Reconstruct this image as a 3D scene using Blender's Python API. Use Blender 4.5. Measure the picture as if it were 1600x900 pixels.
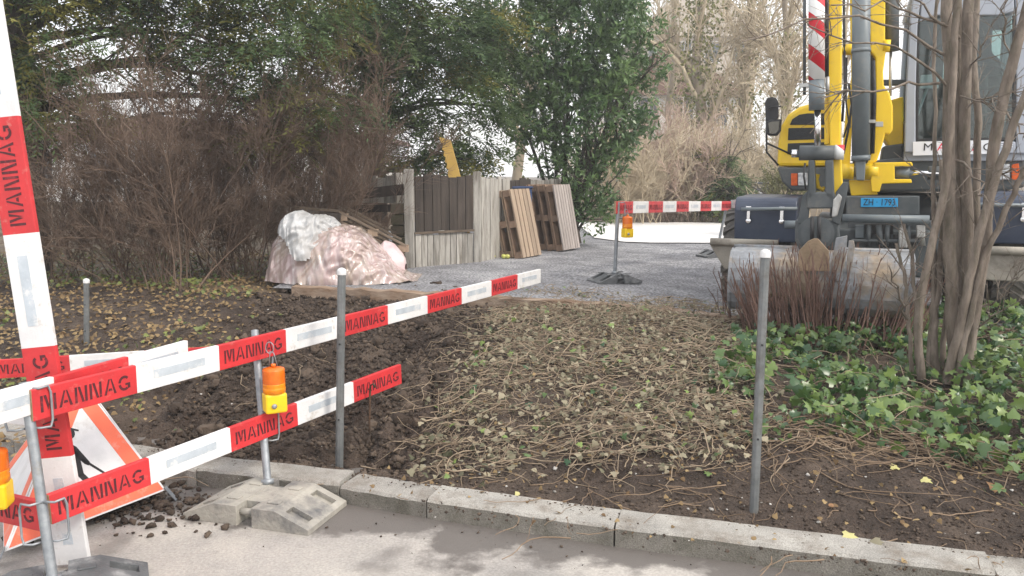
import bpy, bmesh, math
import numpy as np
from mathutils import Vector, Matrix

for o in list(bpy.data.objects):
    bpy.data.objects.remove(o)
scene = bpy.context.scene
COL = scene.collection
rng = np.random.default_rng(7)

# ------------------------------------------------------------------ camera
EYE = 1.8; FOC = 1300.0; PITCH = math.radians(8.0)
cd = bpy.data.cameras.new('camera'); cam = bpy.data.objects.new('camera', cd); COL.objects.link(cam)
cam.location = (0, 0, EYE); cam.rotation_euler = (math.radians(90) - PITCH, 0, 0)
cd.sensor_width = 36.0; cd.lens = FOC / 1600 * 36.0; cd.clip_start = 0.05; cd.clip_end = 2000
scene.camera = cam
scene.render.resolution_x = 1024; scene.render.resolution_y = 576
# ------------------------------------------------------------------ sky and sun
SUN_EL = math.radians(44); SUN_AZ = math.radians(125)
w = bpy.data.worlds.new('World'); scene.world = w; w.use_nodes = True
nt = w.node_tree; nt.nodes.clear()
sky = nt.nodes.new('ShaderNodeTexSky'); sky.sky_type = 'NISHITA'; sky.sun_disc = False
sky.sun_elevation = SUN_EL; sky.sun_rotation = SUN_AZ; sky.air_density = 1.0; sky.dust_density = 3.0; sky.ozone_density = 1.0
bg = nt.nodes.new('ShaderNodeBackground'); bg.inputs['Strength'].default_value = 0.15
mx = nt.nodes.new('ShaderNodeMixRGB'); mx.inputs[0].default_value = 0.62          # thin bright cloud over the blue
mx.inputs[2].default_value = (10.3, 10.1, 9.85, 1)
out = nt.nodes.new('ShaderNodeOutputWorld')
nt.links.new(sky.outputs[0], mx.inputs[1]); nt.links.new(mx.outputs[0], bg.inputs[0]); nt.links.new(bg.outputs[0], out.inputs[0])
sd = bpy.data.lights.new('sun', 'SUN'); sd.energy = 1.5; sd.angle = math.radians(12); sd.color = (1, .93, .82)
sun = bpy.data.objects.new('sun', sd); COL.objects.link(sun); sun.location = (0, -5, 20)
sdir = Vector((math.sin(SUN_AZ) * math.cos(SUN_EL), math.cos(SUN_AZ) * math.cos(SUN_EL), math.sin(SUN_EL)))
sun.rotation_euler = (-sdir).to_track_quat('-Z', 'Y').to_euler()
scene.view_settings.view_transform = 'Standard'; scene.view_settings.look = 'None'
scene.view_settings.gamma = 1; scene.view_settings.use_curve_mapping = False
scene.view_settings.exposure = 0.70

# ------------------------------------------------------------------ pixel helpers (photo pixels, 1600 x 900)
CP, SP = math.cos(PITCH), math.sin(PITCH)
def ray(px, py):
    cx = (px - 800) / FOC; cy = (450 - py) / FOC
    return Vector((cx, CP + cy * SP, -SP + cy * CP))
def at(px, py, Y):                      # the point of that direction at world depth Y
    d = ray(px, py); return Vector((0, 0, EYE)) + d * (Y / d.y)
def on(px, py, z):                      # ... at height z
    d = ray(px, py); return Vector((0, 0, EYE)) + d * ((z - EYE) / d.z)

# ------------------------------------------------------------------ materials
def mat(name, c1, c2=None, scale=6, rough=.7, bump=0, bscale=60, metal=0, lo=.35, hi=.65, stretch=(1, 1, 1),
        dirt=None, dscale=3, dlo=.5, dhi=.75, rand=0, trans=0, spec=.4, attr=None, detail=8, coat=0, rvar=0, grain=0, gscale=120):
    m = bpy.data.materials.new(name); m.use_nodes = True
    n, l = m.node_tree.nodes, m.node_tree.links
    p = n['Principled BSDF']; p.inputs['Roughness'].default_value = rough; p.inputs['Metallic'].default_value = metal
    p.inputs['Specular IOR Level'].default_value = spec
    if coat: p.inputs['Coat Weight'].default_value = coat
    tc = n.new('ShaderNodeTexCoord'); mp = n.new('ShaderNodeMapping'); mp.inputs['Scale'].default_value = stretch
    l.new(tc.outputs['Object'], mp.inputs[0])
    oi = n.new('ShaderNodeObjectInfo')
    if rand:
        va = n.new('ShaderNodeVectorMath'); va.operation = 'SCALE'; va.inputs[0].default_value = (37, 53, 71)
        l.new(oi.outputs['Random'], va.inputs['Scale']); l.new(va.outputs[0], mp.inputs['Location'])
    c2 = c2 or c1
    nz = n.new('ShaderNodeTexNoise'); nz.inputs['Scale'].default_value = scale; nz.inputs['Detail'].default_value = detail
    nz.inputs['Roughness'].default_value = .62
    l.new(mp.outputs[0], nz.inputs['Vector'])
    rp = n.new('ShaderNodeValToRGB'); rp.color_ramp.elements[0].position = lo; rp.color_ramp.elements[1].position = hi
    rp.color_ramp.elements[0].color = (*c1, 1); rp.color_ramp.elements[1].color = (*c2, 1)
    if attr:
        at_ = n.new('ShaderNodeAttribute'); at_.attribute_name = attr
        l.new(at_.outputs['Fac'], rp.inputs[0])
    else:
        l.new(nz.outputs['Fac'], rp.inputs[0])
    colr = rp.outputs[0]
    if dirt:
        nd = n.new('ShaderNodeTexNoise'); nd.inputs['Scale'].default_value = dscale; nd.inputs['Detail'].default_value = 10
        nd.inputs['Roughness'].default_value = .7
        l.new(mp.outputs[0], nd.inputs['Vector'])
        rd = n.new('ShaderNodeMapRange'); rd.inputs[1].default_value = dlo; rd.inputs[2].default_value = dhi
        l.new(nd.outputs['Fac'], rd.inputs[0])
        mxd = n.new('ShaderNodeMixRGB'); l.new(rd.outputs[0], mxd.inputs[0]); l.new(colr, mxd.inputs[1]); mxd.inputs[2].default_value = (*dirt, 1)
        colr = mxd.outputs[0]
    if rand:
        mr = n.new('ShaderNodeMapRange'); mr.inputs[3].default_value = 1 - rand; mr.inputs[4].default_value = 1 + rand
        l.new(oi.outputs['Random'], mr.inputs[0])
        hs = n.new('ShaderNodeHueSaturation'); l.new(mr.outputs[0], hs.inputs['Value']); l.new(colr, hs.inputs['Color'])
        colr = hs.outputs[0]
    if grain:
        ng = n.new('ShaderNodeTexNoise'); ng.inputs['Scale'].default_value = gscale; ng.inputs['Detail'].default_value = 3
        l.new(tc.outputs['Object'], ng.inputs['Vector'])
        rg = n.new('ShaderNodeMapRange'); rg.inputs[1].default_value = .3; rg.inputs[2].default_value = .7; rg.inputs[3].default_value = 1 - grain; rg.inputs[4].default_value = 1 + grain
        l.new(ng.outputs['Fac'], rg.inputs[0])
        hg = n.new('ShaderNodeHueSaturation'); l.new(rg.outputs[0], hg.inputs['Value']); l.new(colr, hg.inputs['Color']); colr = hg.outputs[0]
    l.new(colr, p.inputs['Base Color'])
    if rvar:
        mrr = n.new('ShaderNodeMapRange'); mrr.inputs[1].default_value = .3; mrr.inputs[2].default_value = .7
        mrr.inputs[3].default_value = max(0, rough - rvar); mrr.inputs[4].default_value = min(1, rough + rvar)
        l.new(nz.outputs['Fac'], mrr.inputs[0]); l.new(mrr.outputs[0], p.inputs['Roughness'])
    if bump:
        nb = n.new('ShaderNodeTexNoise'); nb.inputs['Scale'].default_value = bscale; nb.inputs['Detail'].default_value = 6
        l.new(mp.outputs[0], nb.inputs['Vector'])
        bp = n.new('ShaderNodeBump'); bp.inputs['Strength'].default_value = bump; bp.inputs['Distance'].default_value = .02
        l.new(nb.outputs['Fac'], bp.inputs['Height']); l.new(bp.outputs[0], p.inputs['Normal'])
    if trans:
        tr = n.new('ShaderNodeBsdfTranslucent'); ms = n.new('ShaderNodeMixShader'); ms.inputs[0].default_value = trans
        l.new(colr, tr.inputs[0]); l.new(p.outputs[0], ms.inputs[1]); l.new(tr.outputs[0], ms.inputs[2])
        l.new(ms.outputs[0], n['Material Output'].inputs[0])
    return m

def glassmat(name, tint, alpha, rough=.05):
    m = bpy.data.materials.new(name); m.use_nodes = True
    n, l = m.node_tree.nodes, m.node_tree.links
    n.remove(n['Principled BSDF'])
    t = n.new('ShaderNodeBsdfTransparent'); t.inputs[0].default_value = (*tint, 1)
    g = n.new('ShaderNodeBsdfGlossy'); g.inputs['Roughness'].default_value = rough
    ms = n.new('ShaderNodeMixShader'); ms.inputs[0].default_value = alpha
    l.new(t.outputs[0], ms.inputs[1]); l.new(g.outputs[0], ms.inputs[2]); l.new(ms.outputs[0], n['Material Output'].inputs[0])
    return m

# ------------------------------------------------------------------ mesh builder
class MB:
    def __init__(s): s.V = []; s.F = []; s.M = []; s.S = []
    def add(s, vs, fs, m=0, smooth=False):
        b = len(s.V); s.V += [tuple(v) for v in vs]
        for f in fs: s.F.append([i + b for i in f]); s.M.append(m); s.S.append(smooth)
        return s
    def box(s, c, size, ax=None, m=0):
        c = Vector(c); ax = ax or (Vector((1, 0, 0)), Vector((0, 1, 0)), Vector((0, 0, 1)))
        vs = []
        for k in (-.5, .5):
            for j in (-.5, .5):
                for i in (-.5, .5):
                    vs.append(c + ax[0] * size[0] * i + ax[1] * size[1] * j + ax[2] * size[2] * k)
        return s.add(vs, [(0, 2, 3, 1), (4, 5, 7, 6), (0, 1, 5, 4), (2, 6, 7, 3), (0, 4, 6, 2), (1, 3, 7, 5)], m)
    def beam(s, a, b, wdt, hgt, up=(0, 0, 1), m=0):
        a, b = Vector(a), Vector(b); x = (b - a).normalized(); y = Vector(up).cross(x).normalized(); z = x.cross(y)
        return s.box((a + b) / 2, ((b - a).length, wdt, hgt), (x, y, z), m)
    def prism(s, pts, ext, m=0, ext0=None):
        pts = [Vector(p) for p in pts]; e = Vector(ext); e0 = Vector(ext0) if ext0 else Vector((0, 0, 0)); n = len(pts)
        vs = [p + e0 for p in pts] + [p + e for p in pts]
        fs = [tuple(range(n)), tuple(range(2 * n - 1, n - 1, -1))] + [(i, i + n, (i + 1) % n + n, (i + 1) % n) for i in range(n)]
        return s.add(vs, fs, m)
    def tube(s, pts, r, n=8, m=0, smooth=True, cap=True):
        pts = [Vector(p) for p in pts]; k = len(pts); rr = r if hasattr(r, '__len__') else [r] * k
        vs = []; prev = None
        for i, p in enumerate(pts):
            t = (pts[min(i + 1, k - 1)] - pts[max(i - 1, 0)]).normalized()
            a = prev if prev is not None else Vector((0, 0, 1) if abs(t.z) < .9 else (1, 0, 0))
            a = (a - t * a.dot(t)).normalized(); prev = a; b = t.cross(a)
            for j in range(n):
                an = 2 * math.pi * (j + .5) / n; vs.append(p + (a * math.cos(an) + b * math.sin(an)) * rr[i])
        fs = [(i * n + j, i * n + (j + 1) % n, (i + 1) * n + (j + 1) % n, (i + 1) * n + j) for i in range(k - 1) for j in range(n)]
        s.add(vs, fs, m, smooth)
        if cap: s.F += [[len(s.V) - k * n + j for j in range(n)][::-1], [len(s.V) - n + j for j in range(n)]]; s.M += [m, m]; s.S += [False, False]
        return s
    def lathe(s, prof, c, axis=(0, 0, 1), n=24, m=0, smooth=True):
        c = Vector(c); z = Vector(axis).normalized(); x = z.orthogonal().normalized(); y = z.cross(x); vs = []
        for (r, h) in prof:
            for j in range(n):
                an = 2 * math.pi * j / n; vs.append(c + z * h + (x * math.cos(an) + y * math.sin(an)) * max(r, 1e-4))
        k = len(prof)
        fs = [(i * n + j, i * n + (j + 1) % n, (i + 1) * n + (j + 1) % n, (i + 1) * n + j) for i in range(k - 1) for j in range(n)]
        return s.add(vs, fs, m, smooth)
    def build(s, name, mats, parent=None, world=True, bevel=0, fix=True):
        me = bpy.data.meshes.new(name); V = s.V
        if parent is not None and world:
            inv = parent.matrix_basis.inverted()
            if parent.parent is not None: inv = (parent.parent.matrix_basis @ parent.matrix_basis).inverted()
            V = [inv @ Vector(v) for v in V]
        me.from_pydata(V, [], s.F)
        for mm in (mats if isinstance(mats, (list, tuple)) else [mats]): me.materials.append(mm)
        me.polygons.foreach_set('material_index', s.M); me.polygons.foreach_set('use_smooth', s.S)
        if fix:
            bm = bmesh.new(); bm.from_mesh(me); bmesh.ops.recalc_face_normals(bm, faces=bm.faces); bm.to_mesh(me); bm.free()
        me.update()
        o = bpy.data.objects.new(name, me); COL.objects.link(o)
        if parent is not None: o.parent = parent
        if bevel:
            b = o.modifiers.new('b', 'BEVEL'); b.width = bevel; b.segments = 2; b.limit_method = 'ANGLE'; b.angle_limit = .6
        return o

def tag(o, label=None, cat=None, group=None, kind=None):
    if label: o['label'] = label
    if cat: o['category'] = cat
    if group: o['group'] = group
    if kind: o['kind'] = kind
    return o
def thing(name, label, cat, loc=(0, 0, 0), rz=0, group=None):
    o = bpy.data.objects.new(name, None); COL.objects.link(o); o.empty_display_size = .1
    o.matrix_basis = Matrix.Translation(Vector(loc)) @ Matrix.Rotation(rz, 4, 'Z')
    return tag(o, label, cat, group)
def copy_tree(o, parent=None):
    c = o.copy(); COL.objects.link(c); c.parent = parent
    for ch in list(o.children): copy_tree(ch, c)
    return c

# fast mesh from numpy arrays -------------------------------------------------
def np_mesh(name, V, F, mats, parent=None, attr=None, smooth=False, mi=None):
    V = np.asarray(V, np.float32).reshape(-1, 3); F = np.asarray(F, np.int32); k = F.shape[1]
    me = bpy.data.meshes.new(name)
    me.vertices.add(len(V)); me.vertices.foreach_set('co', V.ravel())
    me.loops.add(F.size); me.loops.foreach_set('vertex_index', F.ravel())
    me.polygons.add(len(F)); me.polygons.foreach_set('loop_start', np.arange(0, F.size, k, dtype=np.int32))
    me.polygons.foreach_set('loop_total', np.full(len(F), k, np.int32))
    if smooth: me.polygons.foreach_set('use_smooth', np.ones(len(F), bool))
    for mm in (mats if isinstance(mats, (list, tuple)) else [mats]): me.materials.append(mm)
    if mi is not None: me.polygons.foreach_set('material_index', np.asarray(mi, np.int32))
    me.update(calc_edges=True)
    if attr is not None:
        a = me.attributes.new('v', 'FLOAT', 'POINT'); a.data.foreach_set('value', np.asarray(attr, np.float32))
    o = bpy.data.objects.new(name, me); COL.objects.link(o)
    if parent is not None:
        o.parent = parent
        inv = np.array(parent.matrix_basis.inverted())
        W = V @ inv[:3, :3].T + inv[:3, 3]; me.vertices.foreach_set('co', W.astype(np.float32).ravel())
    return o
def nrm(a): return a / np.maximum(np.linalg.norm(a, axis=-1, keepdims=True), 1e-9)
def tubes(P, R, sides=3):               # P (n,k,3)  R (n,k)
    n, k, _ = P.shape
    T = np.gradient(P, axis=1); T = nrm(T)
    A = np.where(np.abs(T[..., 2:3]) > .85, np.array([1., 0, 0]), np.array([0, 0, 1.]))
    A = nrm(np.cross(T, A)); B = np.cross(T, A)
    an = np.arange(sides) * 2 * np.pi / sides
    V = P[:, :, None] + R[:, :, None, None] * (A[:, :, None] * np.cos(an)[:, None] + B[:, :, None] * np.sin(an)[:, None])
    i, j, s = np.meshgrid(np.arange(n), np.arange(k - 1), np.arange(sides), indexing='ij')
    s2 = (s + 1) % sides; b = (i * k + j) * sides
    F = np.stack([b + s, b + s2, b + sides + s2, b + sides + s], -1).reshape(-1, 4)
    return V.reshape(-1, 3), F
def grow(P, per, lmin, lmax, spread=.7, up=.1, wig=.12, k=4, tmin=.2, tmax=1., grav=0., side=0., ang=None):
    n, kp, _ = P.shape
    idx = np.repeat(np.arange(n), per); m = len(idx)
    t = rng.uniform(tmin, tmax, m) * (kp - 1); i0 = np.minimum(t.astype(int), kp - 2); f = (t - i0)[:, None]
    pos = P[idx, i0] * (1 - f) + P[idx, i0 + 1] * f
    tan = nrm(P[idx, i0 + 1] - P[idx, i0])
    r = nrm(rng.normal(size=(m, 3))); r[:, 2] *= (1 - side); r = nrm(r - tan * (r * tan).sum(1, keepdims=True))
    d = nrm(tan + r * spread * rng.uniform(.6, 1.4, (m, 1)) + np.array([0, 0, up]))
    L = rng.uniform(lmin, lmax, (m, 1)) * (1 - .35 * (t / (kp - 1))[:, None])
    pts = [pos]; cur = d
    for q in range(k - 1):
        cur = nrm(cur + rng.normal(size=(m, 3)) * wig + np.array([0, 0, -grav]))
        pts.append(pts[-1] + cur * L / (k - 1))
    return np.stack(pts, 1), idx
def radii(n, k, r0, r1, var=.3):
    return np.linspace(r0, r1, k)[None] * (1 + rng.uniform(-var, var, (n, 1)))
def cat(parts):                          # join [(V,F)...]
    Vs, Fs, b = [], [], 0
    for V, F in parts: Vs.append(V); Fs.append(F + b); b += len(V)
    return np.concatenate(Vs), np.concatenate(Fs)
def leaves(pos, d, L, W, normal=None, bend=.0):      # one diamond per leaf, two triangles folded along the midrib
    n = len(pos); d = nrm(d)
    nn = normal if normal is not None else rng.normal(size=(n, 3))
    s = nrm(np.cross(d, nn)); up = np.cross(s, d)
    L = np.broadcast_to(np.asarray(L, float).reshape(-1, 1), (n, 1)); W = np.broadcast_to(np.asarray(W, float).reshape(-1, 1), (n, 1))
    V = np.stack([pos, pos + d * L * .45 + s * W * .5 + up * bend * W, pos + d * L, pos + d * L * .45 - s * W * .5 + up * bend * W], 1)
    F = np.arange(n * 4).reshape(n, 4)
    return V.reshape(-1, 3), F
def vnoise(x, y, scale, seed=0):
    g = np.random.default_rng(seed).random((256, 256)); X = x * scale; Y = y * scale
    xi = np.floor(X).astype(int); yi = np.floor(Y).astype(int); fx = X - xi; fy = Y - yi
    fx = fx * fx * (3 - 2 * fx); fy = fy * fy * (3 - 2 * fy); xi %= 256; yi %= 256; x1 = (xi + 1) % 256; y1 = (yi + 1) % 256
    return (g[xi, yi] * (1 - fx) + g[x1, yi] * fx) * (1 - fy) + (g[xi, y1] * (1 - fx) + g[x1, y1] * fx) * fy
def sstep(a, b, x):
    t = np.clip((x - a) / (b - a), 0, 1); return t * t * (3 - 2 * t)

# ------------------------------------------------------------------ material library
M = {}
M['galv'] = mat('galvanised', (.34, .36, .38), (.22, .24, .26), 14, .5, .1, 80, .55, dirt=(.25, .21, .16), dscale=6, dlo=.55, dhi=.8)
M['polepaint'] = mat('pole_steel', (.13, .14, .145), (.21, .22, .22), 9, .55, .15, 60, .4, dirt=(.09, .07, .05), dscale=5)
M['capwhite'] = mat('cap_plastic', (.68, .68, .68), (.5, .5, .5), 20, .5)
M['red'] = mat('red_paint', (.60, .035, .04), (.46, .03, .035), 7, .45, .08, 90, dirt=(.50, .24, .20), dscale=22, dlo=.58, dhi=.8, rand=.08)
M['white'] = mat('white_paint', (.74, .74, .74), (.62, .62, .63), 6, .45, .08, 90, dirt=(.36, .31, .25), dscale=16, dlo=.57, dhi=.8, rand=.06)
M['plywood'] = mat('raw_edge', (.34, .24, .14), (.22, .15, .09), 20, .8, .2, 60)
M['reflect'] = mat('reflective_foil', (.52, .57, .62), (.40, .45, .50), 10, .35, 0, 60, .1, dirt=(.66, .66, .66), dscale=9, dlo=.52, dhi=.62)
M['stencil'] = mat('stencil_paint', (.055, .012, .016), (.09, .014, .02), 25, .6, dirt=(.30, .03, .04), dscale=30, dlo=.55, dhi=.75)
M['dusty'] = mat('dusty_rubber', (.37, .35, .305), (.26, .245, .22), 7, .85, .3, 50, dirt=(.10, .10, .105), dscale=5, dlo=.5, dhi=.72)
M['rubberfoot'] = mat('grey_recycled_plastic', (.08, .085, .09), (.13, .135, .14), 8, .6, .25, 50, dirt=(.34, .34, .34), dscale=7, dlo=.52, dhi=.75)
M['darkrec'] = mat('recess_plastic', (.03, .03, .03), (.06, .055, .05), 20, .8)
M['amber'] = mat('amber_lens', (.85, .27, .01), (.95, .36, .01), 30, .2, .1, 90, spec=.6, trans=.25)
M['amber_dark'] = mat('amber_lens_band', (.75, .15, .01), (.82, .20, .01), 30, .25, .1, 90, spec=.6, trans=.2)
M['lampyellow'] = mat('lamp_yellow', (.82, .56, .015), (.74, .48, .012), 10, .4, .05, 60, dirt=(.4, .3, .1), dscale=12, dlo=.6, dhi=.8)
M['black'] = mat('black_print', (.012, .012, .014), None, 10, .55)
M['orange'] = mat('sign_orange_red', (.82, .17, .09), (.72, .14, .075), 6, .4, dirt=(.7, .45, .38), dscale=8, dlo=.55, dhi=.8)
M['signwhite'] = mat('sign_white', (.70, .71, .72), (.56, .58, .59), 5, .4, dirt=(.36, .33, .29), dscale=6, dlo=.55, dhi=.8)
M['rust'] = mat('rusty_steel', (.10, .055, .03), (.05, .035, .025), 18, .85, .4, 80)

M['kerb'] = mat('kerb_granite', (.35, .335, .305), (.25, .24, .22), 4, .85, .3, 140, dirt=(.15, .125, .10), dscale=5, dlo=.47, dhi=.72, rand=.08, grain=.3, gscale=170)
M['kerbface'] = mat('kerb_dirty_shaded_face', (.22, .205, .18), (.15, .14, .12), 5, .9, .4, 140, dirt=(.085, .08, .06), dscale=6, dlo=.45, dhi=.7, rand=.1, grain=.3, gscale=170)  # dirt, with the shade of the front face put into the colour
M['gravel'] = mat('gravel_chippings', (.25, .25, .262), (.16, .16, .172), 2.2, .9, 1.0, 60, dirt=(.36, .36, .372), dscale=1.0, dlo=.48, dhi=.7, grain=.75, gscale=38)
M['pave'] = mat('sunlit_pavement', (.70, .69, .67), (.58, .57, .56), 1.5, .85, .2, 30)  # sunlight on the paving is put into this pale base colour
M['timber'] = mat('rotten_timber', (.17, .105, .065), (.30, .235, .18), 9, .9, .5, 40, stretch=(.25, 1, 1), dirt=(.08, .05, .035), dscale=3, dlo=.48, dhi=.7, rand=.2)
M['soil'] = mat('soil', (.030, .021, .016), (.072, .052, .040), 5, .95, 1.0, 70, dirt=(.135, .102, .078), dscale=2.2, dlo=.48, dhi=.75, grain=.45, gscale=150)
M['clod'] = mat('soil_clods', (.034, .024, .018), (.108, .080, .060), 3, .95, .8, 40, attr='v', lo=0, hi=1)
M['stone'] = mat('pebbles', (.22, .205, .185), (.55, .53, .50), 3, .8, .2, 60, attr='v', lo=0, hi=1)
M['field'] = mat('litter_ground', (.085, .06, .04), (.17, .125, .075), 3, .95, .8, 25, dirt=(.055, .06, .025), dscale=1.5, dlo=.5, dhi=.7)

# road: pale dusty asphalt with damp stains in the gutter
def road_mat():
    m = mat('road_asphalt', (.36, .335, .31), (.27, .255, .24), 2.2, .8, .35, 190, dirt=(.44, .41, .37), dscale=1.6, dlo=.45, dhi=.7, grain=.17, gscale=75)
    n, l = m.node_tree.nodes, m.node_tree.links; p = n['Principled BSDF']
    base = p.inputs['Base Color'].links[0].from_socket
    tc = n.new('ShaderNodeTexCoord'); dp = n.new('ShaderNodeVectorMath'); dp.operation = 'DOT_PRODUCT'
    dp.inputs[1].default_value = (.262, .965, 0); l.new(tc.outputs['Object'], dp.inputs[0])
    nz = n.new('ShaderNodeTexNoise'); nz.inputs['Scale'].default_value = 1.9; nz.inputs['Detail'].default_value = 9; nz.inputs['Roughness'].default_value = .6
    l.new(tc.outputs['Object'], nz.inputs['Vector'])
    ma = n.new('ShaderNodeMath'); ma.operation = 'MULTIPLY_ADD'; ma.inputs[1].default_value = 1.5; l.new(nz.outputs['Fac'], ma.inputs[0]); l.new(dp.outputs['Value'], ma.inputs[2])
    mr = n.new('ShaderNodeMapRange'); mr.inputs[1].default_value = 4.28; mr.inputs[2].default_value = 4.40; l.new(ma.outputs[0], mr.inputs[0])
    n2 = n.new('ShaderNodeTexNoise'); n2.inputs['Scale'].default_value = 2.7; n2.inputs['Detail'].default_value = 8; l.new(tc.outputs['Object'], n2.inputs['Vector'])
    m2 = n.new('ShaderNodeMapRange'); m2.inputs[1].default_value = .57; m2.inputs[2].default_value = .66; m2.inputs[4].default_value = .55; l.new(n2.outputs['Fac'], m2.inputs[0])
    mxm = n.new('ShaderNodeMath'); mxm.operation = 'MAXIMUM'; l.new(mr.outputs[0], mxm.inputs[0]); l.new(m2.outputs[0], mxm.inputs[1])
    mix = n.new('ShaderNodeMixRGB'); l.new(mxm.outputs[0], mix.inputs[0]); l.new(base, mix.inputs[1]); mix.inputs[2].default_value = (.135, .122, .112, 1)
    l.new(mix.outputs[0], p.inputs['Base Color'])
    rr = n.new('ShaderNodeMapRange'); rr.inputs[3].default_value = .8; rr.inputs[4].default_value = .55; l.new(mxm.outputs[0], rr.inputs[0]); l.new(rr.outputs[0], p.inputs['Roughness'])
    return m
M['road'] = road_mat()

# ------------------------------------------------------------------ the ground
KERB = [(7.5, 1.98), (4.75, 2.66), (3.4, 3.0), (2.064, 3.336), (.494, 3.813), (-.447, 4.144), (-.944, 4.35), (-1.82, 4.597), (-3.2, 5.15), (-4.6, 5.9), (-7.5, 7.65), (-14, 12)]
KX = np.array([p[0] for p in KERB][::-1]); KY = np.array([p[1] for p in KERB][::-1])
def yk(x): return np.interp(x, KX, KY)
EDX = np.array([-14, -2.04, 0, .84, 1.9, 3.3, 4.3, 8]); EDY = np.array([12.2, 8.75, 8.1, 7.72, 7.38, 7.08, 6.87, 6.2])
def ye(x): return np.maximum(np.interp(x, EDX, EDY), yk(x) + 2.4)
def zlot(x): return .55 - .09 * sstep(.5, 2.6, np.asarray(x, float))
def zbed(x, y):
    x = np.asarray(x, float); y = np.asarray(y, float)
    a = yk(x) + .2; t = np.clip((y - a) / (ye(x) - a), 0, 1.0)
    base = .085 + (zlot(x) - .06 - .085) * (1 - (1 - t) ** 1.5)
    base = base + .11 * np.exp(-((x - .8) / 1.3) ** 2 - ((y - 6.2) / .9) ** 2)
    dug = sstep(-2.95, -2.5, x) * (1 - sstep(-.75, -.15, x + .25 * (vnoise(x, y, 1.3, 5) - .5))) * sstep(0, .07, t) * (1 - sstep(.93, 1., t))
    n = (vnoise(x, y, 1.1, 1) - .5) * .10 + (vnoise(x, y, 3.1, 2) - .5) * .05 + (vnoise(x, y, 9, 3) - .5) * .02 + (vnoise(x, y, 23, 4) - .5) * .020 + (vnoise(x, y, 41, 14) - .5) * .012
    c = np.abs(vnoise(x, y, 5, 6) - .5) * .28 + np.abs(vnoise(x, y, 11, 7) - .5) * .13 + np.abs(vnoise(x, y, 22, 8) - .5) * .075
    return base + n * sstep(0, .12, t) * (1 - .6 * sstep(.92, 1, t)) + dug * (c - .18)
def zg1(x, y): return float(zbed(np.array([x]), np.array([y]))[0])

def grid(name, xs, ts, fn, m, **kw):
    X, Tt = np.meshgrid(xs, ts, indexing='ij'); V = fn(X, Tt); n, k = X.shape
    i, j = np.meshgrid(np.arange(n - 1), np.arange(k - 1), indexing='ij'); b = i * k + j
    F = np.stack([b, b + k, b + k + 1, b + 1], -1).reshape(-1, 4)
    return np_mesh(name, V.reshape(-1, 3), F, m, smooth=True)
# road sheet
tag(grid('road', np.linspace(-40, 40, 41), np.linspace(-60, 14, 38), lambda X, Y: np.stack([X, Y, X * 0], -1), M['road']), kind='structure')
# planting bed between the kerb and the lot
xs = np.concatenate([np.linspace(-14, -4.2, 60), np.arange(-4.18, 4.6, .022), np.linspace(4.65, 7.4, 60)])
ts = np.linspace(0, 1, 190)
def bedf(X, Tt):
    a = yk(X) + .14; Y = a + (ye(X) - a) * Tt
    return np.stack([X, Y, zbed(X, Y)], -1)
tag(grid('planting_bed', xs, ts, bedf, M['soil']), kind='structure')
# litter ground behind, gravel lot, pale pavement
gxs = np.concatenate([np.linspace(-150, -16, 40), np.arange(-14, 7.41, .2), np.linspace(8, 150, 40)])
tag(grid('ground', gxs, np.concatenate([[0], np.linspace(.01, 1, 60) ** 2.5]), lambda X, Tt: np.stack([X, (ye(np.clip(X, -14, 7.4)) - .02) + Tt * 190, zlot(X) - .07 + .03 * (vnoise(X, Tt * 190, .5, 3) - .5) * (Tt > 0)], -1), M['field']), kind='structure')
tag(grid('gravel_lot', np.linspace(-2.6, 12, 60), np.linspace(0, 1, 40), lambda X, Tt: np.stack([X, (ye(np.clip(X, -14, 7.4)) + .02) * (1 - Tt) + (20.9 + .05 * X) * Tt, zlot(X) + .012 * (vnoise(X, Tt * 8, 1.5, 9) - .5)], -1), M['gravel']), kind='structure')
tag(grid('pavement', np.linspace(1.6, 16, 30), np.linspace(0, 1, 16), lambda X, Tt: np.stack([X, (16.2 - .05 * X + 1.6 * (vnoise(X, X, .8, 2) - .5)) * (1 - Tt) + (21.5 + .05 * X) * Tt, zlot(X) + .018 + 0 * X], -1), M['pave']), kind='structure')

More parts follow.
